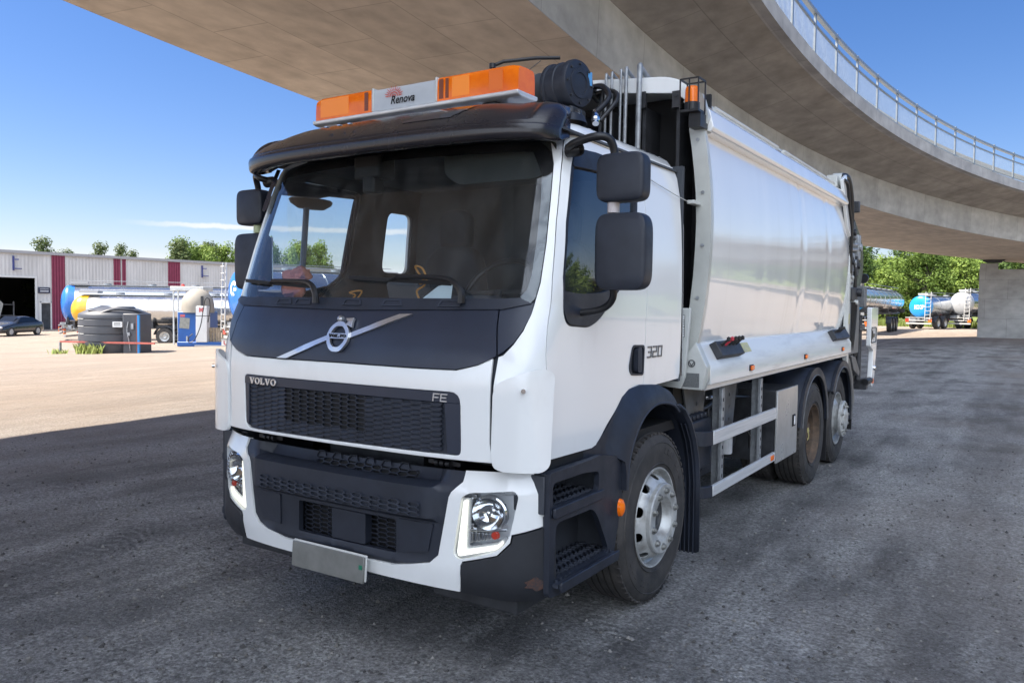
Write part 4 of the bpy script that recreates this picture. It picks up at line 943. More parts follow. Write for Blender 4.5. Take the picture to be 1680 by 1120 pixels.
    c.tube([(1.05*s, 2.99, .87), (1.02*s, 3.0, .95), (.9*s, 3.1, 1.0)], .012, 8, smooth=5); c.tube([(1.1*s, 3.45, .80), (1.13*s, 3.5, .72), (1.12*s, 3.52, .62)], .010, 8); c.build('hoses', HOSE, ch)
    c = MB(); c.box((1.12*s, 2.76, 1.10), (.012, .12, .12), (.25, 0, .3)); c.tube([(1.05*s, 2.62, 1.12), (1.12*s, 2.72, 1.12)], .016, 8); c.build('work_lamp', CHROME if s > 0 else GALV, ch, bevel=.004)
# big dark container for exhaust and spring hangers between wheels
mb = MB(); mb.b2((-1.0, 3.4, .48), (-.5, 4.6, .98)); mb.b2((.5, 4.75, .62), (.62, 7.3, .9)); mb.b2((-.62, 4.75, .62), (-.5, 7.3, .9)); mb.build('exhaust_box', STEELD, ch, bevel=.01)

# ================================================================== refuse body
by0, by1 = 2.06, 7.08
bd = thing('refuse_body', '', 'x'); del bd['label']; del bd['category']; bd.parent = T
PR = [(1.175, 1.50), (1.195, 1.60), (1.225, 1.80), (1.245, 2.0), (1.255, 2.20), (1.258, 2.36), (1.250, 2.55), (1.235, 2.70), (1.215, 2.85), (1.195, 2.97)]
def prx(z_):
    return lerpT(z_, [(q, p) for p, q in PR])
for s in (1, -1):
    # curved side plate with shallow press creases
    rows = []
    ny = 60
    for j in range(ny+1):
        y = by0+.02+(by1-.02-by0)*j/ny; d = 0
        for yc in (3.45, 4.75, 5.85):
            d -= .008*math.exp(-((y-yc)/.03)**2)
        tprt = max(0, (y-6.55)/.5); row = []
        for (x, z_) in PR: row.append(((x-.030+d-.02*tprt*tprt)*s, y, z_))
        # smooth interpolation
        rows.append(row)
    def smoothrow(row, k=4):
        out = []
        for i in range(len(row)-1):
            p0 = Vector(row[max(i-1, 0)]); p1 = Vector(row[i]); p2 = Vector(row[i+1]); p3 = Vector(row[min(i+2, len(row)-1)])
            for q in range(k):
                t = q/k; out.append(0.5*((2*p1)+(p2-p0)*t+(2*p0-5*p1+4*p2-p3)*t*t+(3*p1-p0-3*p2+p3)*t**3))
        out.append(Vector(row[-1])); return out
    mb = MB(); mb.grid([smoothrow(r) for r in rows]); mb.build('side_plate', PAINTB, bd, smooth=60)
    # roof rail beam: overhanging box with inner bevel
    mb = MB(); mb.prism(rnd([(1.10*s, 2.985), (1.225*s, 2.955), (1.245*s, 2.985), (1.215*s, 3.10), (1.16*s, 3.155), (1.05*s, 3.165)], .012), 'y', by0+.05, by1-.35)
    mb.build('roof_rail', PAINTB, bd, bevel=.006)
    mb = MB(); mb.tube([(1.13*s, by0+.4, 3.19), (1.13*s, 4.1, 3.19)], .014, 8); mb.tube([(1.13*s, 4.3, 3.19), (1.13*s, by1-.6, 3.19)], .014, 8); mb.build('top_pipe', PAINTD, bd)
    mb = MB(); mb.prism([(1.170*s, 2.945), (1.218*s, 2.958), (1.10*s, 2.990), (1.08*s, 2.94)], 'y', by0+.1, by1-.3); mb.build('rail_underside', PAINTB, bd)
    # sill: sloped shelf, vertical face, lower flange
    mb = MB(); sil = [(1.14*s, 1.545), (1.172*s, 1.54), (1.262*s, 1.385), (1.264*s, 1.265), (1.225*s, 1.262), (1.225*s, 1.222), (1.10*s, 1.222), (1.10*s, 1.30)]
    mb.prism(sil, 'y', by0+.06, by1-.05); so_ = mb.build('sill', mat('sill_paint', (.68, .69, .68), .30, var=.30, vscale=3, stretch=(1, .5, 4), col2=(.42, .41, .40), lo=.5, hi=.9, coat=.3), bd, bevel=.006)
    for y in (3.02, 4.76, 6.50):
        m_ = MB(); m_.b2((1.264*s, y-.035, 1.305), (1.272*s, y+.055, 1.35)); mk = m_.build('marker_base', PLAST, so_); m_ = MB(); m_.b2((1.272*s, y-.03, 1.310), (1.285*s, y+.04, 1.345)); m_.build('marker_lens', AMBER, mk, bevel=.004)
    # lever boxes on the sloped shelf
    for (y0, y1, rd) in ((2.30, 2.80, True), (6.10, 6.85, False)):
        sl = Vector((.09*s, 0, -.155)).normalized(); nn = Vector((.155*s, 0, .09)).normalized()
        def sp_(y, a, h): return Vector((1.172*s, y, 1.54))+sl*a+nn*h
        m_ = MB(); vs = [sp_(y, a, h) for y in (y0, y1) for a in (.015, .135) for h in (.0, .055)]
        m_.add(vs, [(0, 1, 3, 2), (4, 6, 7, 5), (0, 4, 5, 1), (2, 3, 7, 6), (0, 2, 6, 4), (1, 5, 7, 3)]); vb = m_.build('lever_box', STEELD, so_, bevel=.006)
        for k in range(5 if rd else 4):
            y = y0+.08+k*.08
            m_ = MB(); m_.tube([sp_(y, .05, .05), sp_(y+.01, .04, .11)], [.014, .008], 8); m_.lathe([(0, .02), (.014, .012), (.014, -.01), (0, -.016)], tuple(sp_(y+.012, .038, .115)), 'z', 10)
            m_.build('lever', mat('lever_red', (.45, .03, .05), .4) if (rd and k == 1) else HOSE, vb)
        if rd:
            m_ = MB(); patch(m_, lambda a, b, o: sp_(a, b, .0025+o), [(2.98, .03), (3.16, .03), (3.16, .11), (2.98, .11)], [], .1, .001); m_.build('warning_decal', mat('decal_yellow', (.55, .52, .20), .5, var=.4, vscale=40, col2=(.35, .35, .28)), so_)
    # front flange of the body: the frame round the recess
    outer_ = [(1.235, 1.235), (1.262, 1.30), (1.262, 1.39), (1.185, 1.55)]+[(x+.004, z_) for x, z_ in PR]+[(1.225, 3.05), (1.18, 3.20), (1.10, 3.245)]
    inner_ = [(1.05, 3.16), (1.10, 3.10)]+[(x-.10, z_) for x, z_ in reversed(PR)]+[(1.045, 1.36), (1.12, 1.235)]
    def ffn(x, z_, off=0.0, s=s): return Vector((x*s, by0+.055-off-.10*max(0, 1.25-x)*0, z_))
    m_ = MB(); patch(m_, ffn, outer_+inner_, [], .06, .05, .055); fl = m_.build('front_flange', mat('flange_paint', (.55, .56, .52), .35, var=.2, vscale=3, coat=.3), bd, bevel=.004)
    for zz_ in (1.85, 2.2, 2.55, 2.9):
        b_ = MB(); b_.cyl((s*(prx(zz_)-.05), by0+.002, zz_), (s*(prx(zz_)-.05), by0-.008, zz_), .012, 10); b_.build('bolt', GALV, fl)
    # lower corner gusset with the round sign and panel
    m_ = MB(); m_.prism([(1.235*s, 1.235), (1.262*s, 1.39), (1.185*s, 1.55), (1.06*s, 1.40), (1.05*s, 1.235)], 'y', by0-.03, by0+.001); gu = m_.build('gusset', PAINTD, bd, bevel=.003)
    m_ = MB(); q = Vector((1.16*s, by0-.032, 1.41)); m_.lathe([(.026, 0), (.026, -.002), (.018, -.002), (.018, 0)], tuple(q), 'y', 20); m_.bar(q+Vector((-.016, -.001, .01)), q+Vector((0, -.001, -.016)), .006, .003, (0, 1, 0)); m_.bar(q+Vector((.016, -.001, .01)), q+Vector((0, -.001, -.016)), .006, .003, (0, 1, 0)); m_.build('round_mark', mat('mark_grey', (.10, .10, .10), .5), gu)
    m_ = MB(); m_.b2((1.10*s, by0-.033, 1.25), (1.215*s, by0-.031, 1.345)); m_.build('mesh_panel', mat('mesh_grey', (.20, .21, .21), .6, var=.6, vscale=150), gu)
    # plate panel just behind the cab
    m_ = MB(); m_.prism([(.80*s, 1.26), (1.10*s, 1.24), (1.13*s, 1.32), (1.16*s, 1.78), (.80*s, 1.78)], 'y', by0-.075, by0-.045); pp = m_.build('plate_panel', mat('panel_greywhite', (.55, .565, .54), .4, var=.1, vscale=4), bd, bevel=.004)
    if s > 0:
        m_ = MB(); yy = by0-.0765; m_.b2((1.03, yy-.0006, 1.585), (1.125, yy, 1.735)); wl = m_.build('capacity_sign', mat('sign_white', (.72, .73, .72), .5), pp)
        m_ = MB(); fn = lambda x, z_, o: Vector((x, yy-.001-o, z_))
        for a, b in (((1.032, 1.587), (1.123, 1.587)), ((1.032, 1.733), (1.123, 1.733)), ((1.032, 1.655), (1.123, 1.655)), ((1.123, 1.587), (1.123, 1.733)), ((1.102, 1.587), (1.102, 1.733))): outl(m_, fn, [a, b], .003, .001, .001)
        strokes(m_, fn, '107', 1.036, 1.667, .036, .42, .006, .001, .001, 0); strokes(m_, fn, '75', 1.050, 1.600, .038, .42, .006, .001, .001, 0)
        for zz_ in (1.605, 1.62, 1.635, 1.672, 1.687, 1.70): outl(m_, fn, [(1.107, zz_), (1.118, zz_)], .003, .001, .001)
        outl(m_, fn, [(1.05, 1.718), (1.055, 1.722)], .004, .001, .001); outl(m_, fn, [(1.075, 1.718), (1.08, 1.722)], .004, .001, .001)
        m_.build('sign_characters', BLACK, wl, smooth=0)
# bulkhead recess
mb = MB(); mb.b2((-1.13, by0+.30, 1.25), (1.13, by0+.33, 3.27)); mb.b2((-1.0, by0+.05, 1.10), (1.0, by0+.3, 1.3)); mb.build('bulkhead', BLACK, bd)
for k in range(9):
    x = -1.0+k*.25
    mb = MB(); mb.b2((x-.012, by0+.04, 1.3), (x+.012, by0+.30, 3.17)); o = mb.build('bulkhead_rib', STEELD, bd)
    mb = MB(); zl = 3.21+.10*(1-abs(x))-.03; mb.b2((x-.028, by0-.010, zl-.05), (x+.028, by0+.02, zl+.06)); mb.cyl((x, by0-.016, zl+.03), (x, by0-.008, zl+.03), .012, 8); mb.build('rib_lug', STEELD, o)
mb = MB(); mb.prism(rnd([(-1.12, 3.12), (-1.10, 3.27), (-.95, 3.345), (-.3, 3.405), (.3, 3.405), (.95, 3.345), (1.10, 3.27), (1.12, 3.12), (1.0, 3.225), (.3, 3.315), (-.3, 3.315), (-1.0, 3.225)], [0, .05, .08, 0, 0, .08, .05, 0, 0, 0, 0, 0]), 'y', by0+.0, by0+.05); mb.build('front_header', PAINT, bd, bevel=.005)
mb = MB(); mb.prism([(-1.14, 3.12), (-.95, 3.32), (-.3, 3.385), (.3, 3.385), (.95, 3.32), (1.14, 3.12), (1.10, 3.14), (.95, 3.27), (.3, 3.34), (-.3, 3.34), (-.95, 3.27), (-1.10, 3.14)], 'y', by0+.05, by1-.3); mb.build('body_roof', PAINTD, bd)
# pipes rising over the header
pp = [(.44, .010), (.485, .010), (.555, .009), (.595, .013), (.695, .019)]
for i, (x, r) in enumerate(pp):
    mb = MB(); zt = 3.42+.006*i; mb.tube([(x+.05, by0-.05, 2.2), (x+.05, by0-.05, 2.8), (x+.055, by0-.05, zt-.07), (x+.05, by0-.03, zt-.015), (x+.02, by0+.05, zt), (x-.05, by0+.5, zt-.04), (x-.07, by0+.8, zt-.08)], r, 10, smooth=6)
    mb.build('hydraulic_pipe', GALV, bd, smooth=60)
mb = MB(); mb.tube([(.47, by0-.05, 3.3), (.46, by0-.06, 3.0), (.46, by0-.04, 2.6)], .014, 8); mb.tube([(.30, 1.75, 3.1), (.34, 1.8, 3.22), (.38, by0-.05, 3.32), (.3, by0+.3, 3.35)], .024, 10, smooth=6); mb.tube([(.33, 1.70, 3.05), (.36, 1.76, 3.2), (.36, by0-.06, 3.30), (.25, by0+.3, 3.33)], .018, 10, smooth=6); mb.build('roof_hose', HOSE, bd)
# drum shaped reel and canister on top between cab and body
rl = thing('roof_reel', '', 'x'); del rl['label']; del rl['category']; rl.parent = T
ax = Vector((.72, -.69, 0)).normalized()
def along(mb, prof, c, ax, n=40):
    X = ax.cross(Vector((0, 0, 1))).normalized(); U = X.cross(ax); c = Vector(c)
    vs = [c+X*(r*math.cos(2*PI*k/n))+U*(r*math.sin(2*PI*k/n))+ax*h for r, h in prof for k in range(n)]
    mb.add(vs, [(i*n+k, i*n+(k+1) % n, (i+1)*n+(k+1) % n, (i+1)*n+k) for i in range(len(prof)-1) for k in range(n)])
ax = Vector((.985, -.17, .0)).normalized()
c0 = (.40, 1.63, 3.255)
mb = MB(); along(mb, [(0, -.12), (.150, -.12), (.158, -.112), (.158, -.09), (.148, -.085), (.148, -.03), (.155, -.025), (.155, -.01), (.148, -.005), (.148, .05), (.158, .056), (.158, .085), (.150, .10), (.10, .105), (.098, .112), (.07, .112), (.068, .105), (0, .105)], c0, ax); dm = mb.build('drum', PLAST, rl, smooth=35)
X = ax.cross(Vector((0, 0, 1))).normalized()
for k in range(8):
    mb = MB(); a = 2*PI*k/8; p = Vector(c0)+X*.128*math.cos(a)+Vector((0, 0, 1))*.128*math.sin(a)+ax*.102; mb.cyl(p, p+ax*.012, .009, 6); mb.build('drum_bolt', STEELD, dm)
mb = MB(); p = Vector(c0)+X*-.105+Vector((0, 0, .045))+ax*.108; 
qq = [p+X*a+Vector((0, 0, b)) for a, b in ((-.022, -.04), (.022, -.04), (.022, .05), (-.022, .05))]; mb.add(qq, [(0, 1, 2, 3)]); mb.build('blue_label', mat('label_blue', (.10, .32, .62), .4), dm)
c1 = Vector((.10, 1.66, 3.25)); mb = MB(); along(mb, [(0, -.20), (.09, -.20), (.115, -.16), (.12, .10), (0, .10)], c1, ax); mb.build('canister', STEELG, rl, smooth=40)
c2 = Vector((.02, 1.45, 3.30)); mb = MB(); along(mb, [(0, -.06), (.06, -.055), (.085, -.02), (.085, .05), (0, .06)], c2, ax); mb.build('motor', STEELD, rl, smooth=40)
mb = MB(); mb.tube([(-.02, 1.35, 3.38), (.02, 1.42, 3.42), (.20, 1.55, 3.45), (.34, 1.63, 3.45)], .012, 8); mb.lathe([(0, .02), (.022, .015), (.022, -.015), (0, -.02)], (-.02, 1.35, 3.38), 'z', 10); mb.build('reel_handle', HOSE, rl)
mb = MB(); mb.b2((.0, 1.45, 2.75), (.55, 1.75, 2.92)); mb.b2((.15, 1.52, 2.9), (.50, 1.72, 3.10)); mb.build('reel_stand', STEELD, rl, bevel=.02)
mb = MB(); mb.tube([(.62, 1.62, 2.98), (.60, 1.66, 3.04), (.57, 1.70, 3.07), (.56, 1.78, 3.12)], [.022, .018], 10); mb.lathe([(.026, -.02), (.03, 0), (.026, .02)], (.61, 1.64, 3.01), 'z', 8); mb.build('hose_fitting', CHROME, rl)
mb = MB(); mb.tube([(.57, 1.72, 3.08), (.60, 1.85, 3.2), (.50, 1.95, 3.31), (.38, 2.0, 3.33)], .021, 10, smooth=6); mb.tube([(.60, 1.72, 3.02), (.66, 1.85, 3.18), (.56, 1.98, 3.28), (.4, 2.05, 3.30)], .016, 10, smooth=6); mb.build('reel_hose', HOSE, rl, smooth=60)
# beacon in a cage on the body corner
bc = thing('corner_beacon', '', 'x'); del bc['label']; del bc['category']; bc.parent = T
cx, cy, cz = 1.150, 1.955, 3.085
mb = MB(); mb.b2((cx-.062, cy-.055, cz-.03), (cx+.062, cy+.072, cz-.015)); mb.b2((cx-.02, cy+.0, cz-.12), (cx+.06, cy+.14, cz-.03)); mb.cyl((cx, cy, cz-.015), (cx, cy, cz+.035), .050, 20)
for dx, dy in ((-.062, -.055), (.062, -.055), (-.062, .072), (.062, .072), (0, -.055)): mb.bar((cx+dx, cy+dy, cz-.03), (cx+dx, cy+dy, cz+.18), .008)
for zz_ in (.18,):
    P = [(-.062, -.055), (.062, -.055), (.062, .072), (-.062, .072)]
    for i in range(4): mb.bar((cx+P[i][0], cy+P[i][1], cz+zz_), (cx+P[(i+1) % 4][0], cy+P[(i+1) % 4][1], cz+zz_), .009)
mb.build('beacon_cage', HOSE, bc)
mb = MB(); mb.lathe([(.046, .035), (.046, .115), (.041, .135), (.025, .143), (0, .145)], (cx, cy, cz), 'z', 24); mb.build('beacon_lens', AMBER, bc, smooth=50)
mb = MB(); mb.b2((1.14, 1.93, 2.463), (1.19, by0+.02, 2.487)); mb.build('cable_bracket', PAINTD, bd, bevel=.003)
# dark rubber gaiter between cab and body
mb = MB()
for k in range(18): mb.lathe([(.0, 0), (.05, .012), (.0, .024)], (1.02, 1.985, 1.75+k*.034), 'z', 12)
mb.build('coil_hose', HOSE, bd)

# ================================================================== tailgate
tg = thing('tailgate', '', 'x'); del tg['label']; del tg['category']; tg.parent = T
for s in (1, -1):
    # rear corner post of body + tail side plate
    mb = MB(); mb.b2((1.16*s, by1-.02, 1.02), (1.215*s, by1+.07, 2.76)); mb.build('corner_post', PAINTD, tg, bevel=.006)
    mb = MB(); mb.prism([(by1-.62, 3.22), (by1-.42, 3.30), (by1-.02, 2.72), (by1-.02, 2.60), (by1-.25, 2.72)], 'x', 1.19*s, 1.225*s); mb.build('hinge_gusset', PAINT, tg, bevel=.006)
    mb = MB(); mb.lathe([(.0, -.05), (.085, -.05), (.085, .05), (0, .05)], (1.13*s, by1-.42, 3.24), 'x', 20); mb.b2((1.05*s, by1-.62, 3.12), (1.16*s, by1-.2, 3.28)); mb.build('hinge', PAINTD, tg, bevel=.006)
    side = [(by1+.08, 1.20), (by1+.08, 3.05), (by1+.20, 3.22), (by1+.48, 3.12), (by1+.80, 2.85), (by1+1.05, 2.40), (by1+1.02, 2.0), (by1+.75, 1.80), (by1+.70, 1.10), (by1+.35, .95)]
    mb = MB(); mb.prism(rnd(side, .05), 'x', 1.03*s, 1.09*s); mb.build('tail_side', PAINTD, tg, bevel=.006)
    # big hose loops
    mb = MB(); mb.tube([(1.16*s, by1-.45, 3.28), (1.20*s, by1-.25, 3.28), (1.21*s, by1-.06, 3.05), (1.20*s, by1+.02, 2.75), (1.18*s, by1+.06, 2.45)], .038, 12, smooth=8)
    mb.tube([(1.23*s, by1-.55, 3.22), (1.24*s, by1-.42, 3.18), (1.235*s, by1-.28, 2.95), (1.23*s, by1-.10, 2.74), (1.22*s, by1-.01, 2.45), (1.20*s, by1+.03, 2.2)], .020, 10, smooth=8); mb.build('hydraulic_hose', HOSE, tg, smooth=60)
    # cylinder and ladder-like arms
    mb = MB(); mb.cyl((1.13*s, by1+.18, 1.35), (1.13*s, by1+.22, 2.72), .045, 16); mb.cyl((1.13*s, by1+.22, 2.72), (1.12*s, by1+.10, 2.98), .025, 12); mb.b2((1.08*s, by1+.10, 1.9), (1.17*s, by1+.16, 2.7)); mb.build('lift_cylinder', STEELD, tg)
    mb = MB(); mb.cyl((1.12*s, by1+.25, 2.55), (1.15*s, by1+.85, 2.60), .018, 8); mb.cyl((1.12*s, by1+.25, 2.50), (1.15*s, by1+.85, 2.53), .018, 8); mb.cyl((1.12*s, by1+.25, 2.18), (1.15*s, by1+.65, 2.28), .016, 8); mb.cyl((1.12*s, by1+.25, 2.12), (1.13*s, by1+.6, 2.10), .02, 8); mb.build('linkage', GALV, tg)
    mb = MB(); mb.b2((1.11*s, by1+.40, 1.66), (1.19*s, by1+.84, 1.72)); mb.build('cross_plate', STEELD, tg, bevel=.01); mb = MB(); mb.b2((1.10*s, by1+.24, 2.66), (1.18*s, by1+.50, 2.80)); mb.build('upper_valve', STEELD, tg, bevel=.01); mb = MB(); mb.b2((1.09*s, by1+.26, 1.88), (1.20*s, by1+.62, 2.04)); mb.cyl((1.10*s, by1+.60, 1.98), (1.25*s, by1+.62, 1.98), .05, 12); mb.build('valve_pack', STEELD, tg, bevel=.01)
    mb = MB(); mb.b2((1.13*s, by1+.16, 1.22), (1.20*s, by1+.78, 1.86)); mb.build('control_box', mat('box_grey', (.14, .145, .15), .5, var=.15), tg, bevel=.01)
    mb = MB(); mb.b2((1.10*s, by1+.86, 1.80), (1.24*s, by1+1.04, 2.07)); mb.build('grey_box', mat('box_grey', (.14, .145, .15), .5), tg, bevel=.01)
    mb = MB(); mb.tube([(1.05*s, by1+.85, 2.9), (1.12*s, by1+1.0, 2.6), (1.13*s, by1+1.05, 2.3), (1.12*s, by1+.95, 2.05)], .05, 12, smooth=6); mb.build('curved_guard', mat('olive_guard', (.09, .10, .07), .6, var=.4), tg)
    mb = MB(); mb.lathe([(0, -.03), (.06, -.03), (.066, 0), (.06, .03), (0, .03)], (1.16*s, by1+1.24, 2.18), 'y', 20); mb.build('round_lamp', HOSE, tg)
    mb = MB(); mb.b2((1.02*s, by1+.75, 3.0), (1.16*s, by1+.84, 3.14)); mb.bar((1.0*s, by1+.62, 3.05), (1.05*s, by1+.8, 3.05), .03); mb.build('rear_work_lamp', STEELD, tg, bevel=.01)
    # white rear arm frame with black outlined window
    arm = [(8.55, .76), (8.62, .72), (8.74, .76), (8.86, 1.20), (8.93, 1.62), (8.93, 1.80), (8.40, 1.80), (8.40, 1.28), (8.62, 1.22), (8.60, 1.10)]
    mb = MB(); mb.prism(rnd(arm, .03), 'x', 1.20*s, 1.26*s); ar = mb.build('lifter_arm', PAINT, tg, bevel=.008)
    mb = MB(); rr = rnd([(8.42, 1.33), (8.42, 1.53), (8.78, 1.53), (8.78, 1.33)], .03); rr.append(rr[0]); mb.tube([(1.262*s, y, z_) for y, z_ in rr], .007, 6); mb.build('arm_outline', HOSE, ar)
    mb = MB(); mb.b2((1.262*s, 8.42, 1.40), (1.275*s, 8.60, 1.45)); mb.b2((1.262*s, 8.44, 1.38), (1.272*s, 8.48, 1.49)); mb.build('arm_catch', HOSE, ar)
    mb = MB(); mb.lathe([(0, .03), (.03, .02), (.035, 0)] if s > 0 else [(0, -.03), (.03, -.02), (.035, 0)], (1.262*s, 8.70, .98), 'x', 16); mb.build('arm_lamp', CHROME, ar)
    mb = MB(); mb.cyl((1.23*s, 8.2, .82), (1.23*s, 8.62, .82), .045, 12); mb.lathe([(.05, -.02), (.055, 0), (.05, .02)], (1.23*s, 8.22, .82), 'y', 14); mb.build('buffer', HOSE, tg)
    mb = MB(); mb.b2((1.262*s, 8.58, .78), (1.275*s, 8.64, .84)); mb.build('tail_reflector', mat('reflector_orange', (.7, .15, .05), .3), tg)
    # grey curved skid plates low down
    mb = MB(); mb.prism(rnd([(7.10, 1.18), (7.32, 1.18), (7.55, .95), (7.72, .60), (7.62, .58), (7.38, .78)], .02), 'x', 1.14*s, 1.20*s); mb.build('skid_plate', mat('worn_grey', (.22, .21, .19), .6, .2, var=.4, vscale=6), tg, bevel=.006)
    mb = MB(); mb.prism(rnd([(7.28, 1.22), (7.58, 1.18), (7.90, .98), (7.86, .92), (7.50, 1.02)], .03), 'x', 1.12*s, 1.22*s); mb.build('deflector_lip', STEELG, tg, bevel=.01)
    mb = MB(); mb.b2((1.05*s, 7.15, .55), (1.12*s, 7.45, 1.18)); mb.b2((1.0*s, 7.9, .8), (1.12*s, 8.35, 1.75)); mb.cyl((1.16*s, 8.1, .85), (1.16*s, 8.12, 1.70), .035, 12); mb.b2((1.1*s, 7.95, 1.5), (1.2*s, 8.3, 1.58)); mb.build('lifter_frame', STEELD, tg, bevel=.008)
    mb = MB()
    for k in range(5): mb.tube([(1.20*s, 7.30+.07*k, 1.86), (1.21*s, 7.32+.07*k, 1.60+.04*k), (1.20*s, 7.28+.06*k, 1.35), (1.17*s, 7.3+.05*k, 1.12)], .010, 6, smooth=4)
    mb.build('small_hoses', HOSE, tg)
    mb = MB(); mb.b2((1.216*s, by1-.0, 1.60), (1.219*s, by1+.06, 1.72)); mb.build('tail_decal', mat('decal_yellow', (.55, .52, .20), .5), tg)
for s in (1, -1):
    rsq = random.Random(21)
    for k in range(9):
        y = by1+.14+.09*k; z0 = rsq.uniform(1.9, 2.9)-.09*k; mb = MB()
        mb.tube([(1.11*s, y, z0), (1.17*s, y+rsq.uniform(-.05, .08), z0-.25), (1.16*s, y+rsq.uniform(-.06, .1), z0-.6), (1.12*s, y+.05, z0-rsq.uniform(.7, 1.0))], rsq.choice((.011, .015, .019)), 7, smooth=5); mb.build('hydraulic_hose', HOSE, tg, smooth=60)
    for k in range(10):
        y = by1+rsq.uniform(.12, .95); z0 = rsq.uniform(1.3, 2.75)-.35*max(0, y-by1-.5); a, b, c = rsq.uniform(.04, .10), rsq.uniform(.03, .08), rsq.uniform(.05, .16); mb = MB()
        mb.b2((1.09*s, y-b, z0-c), ((1.10+a)*s, y+b, z0+c)); mb.cyl(((1.09+a)*s, y, z0), ((1.13+a)*s, y, z0), b*.6, 10); mb.build('valve_body', (STEELD, GALV, STEELG, PAINTD)[k % 4], tg, bevel=.008)
hopper = [(by1+.05, 1.0), (by1+.05, 3.06), (by1+.25, 3.16), (by1+.75, 2.80), (by1+.98, 2.40), (by1+.95, 1.9), (by1+1.35, 1.3), (by1+1.3, .95), (by1+.5, .85)]
mb = MB(); mb.prism(rnd(hopper, .08), 'x', -1.03, 1.03); mb.build('hopper', PAINTD, tg, bevel=.01)
mb = MB(); mb.b2((-1.25, 8.2, .72), (1.25, 8.34, .86)); mb.b2((-1.2, 7.4, .66), (1.2, 7.5, .78)); mb.build('underrun_bar', STEELD, tg, bevel=.01)
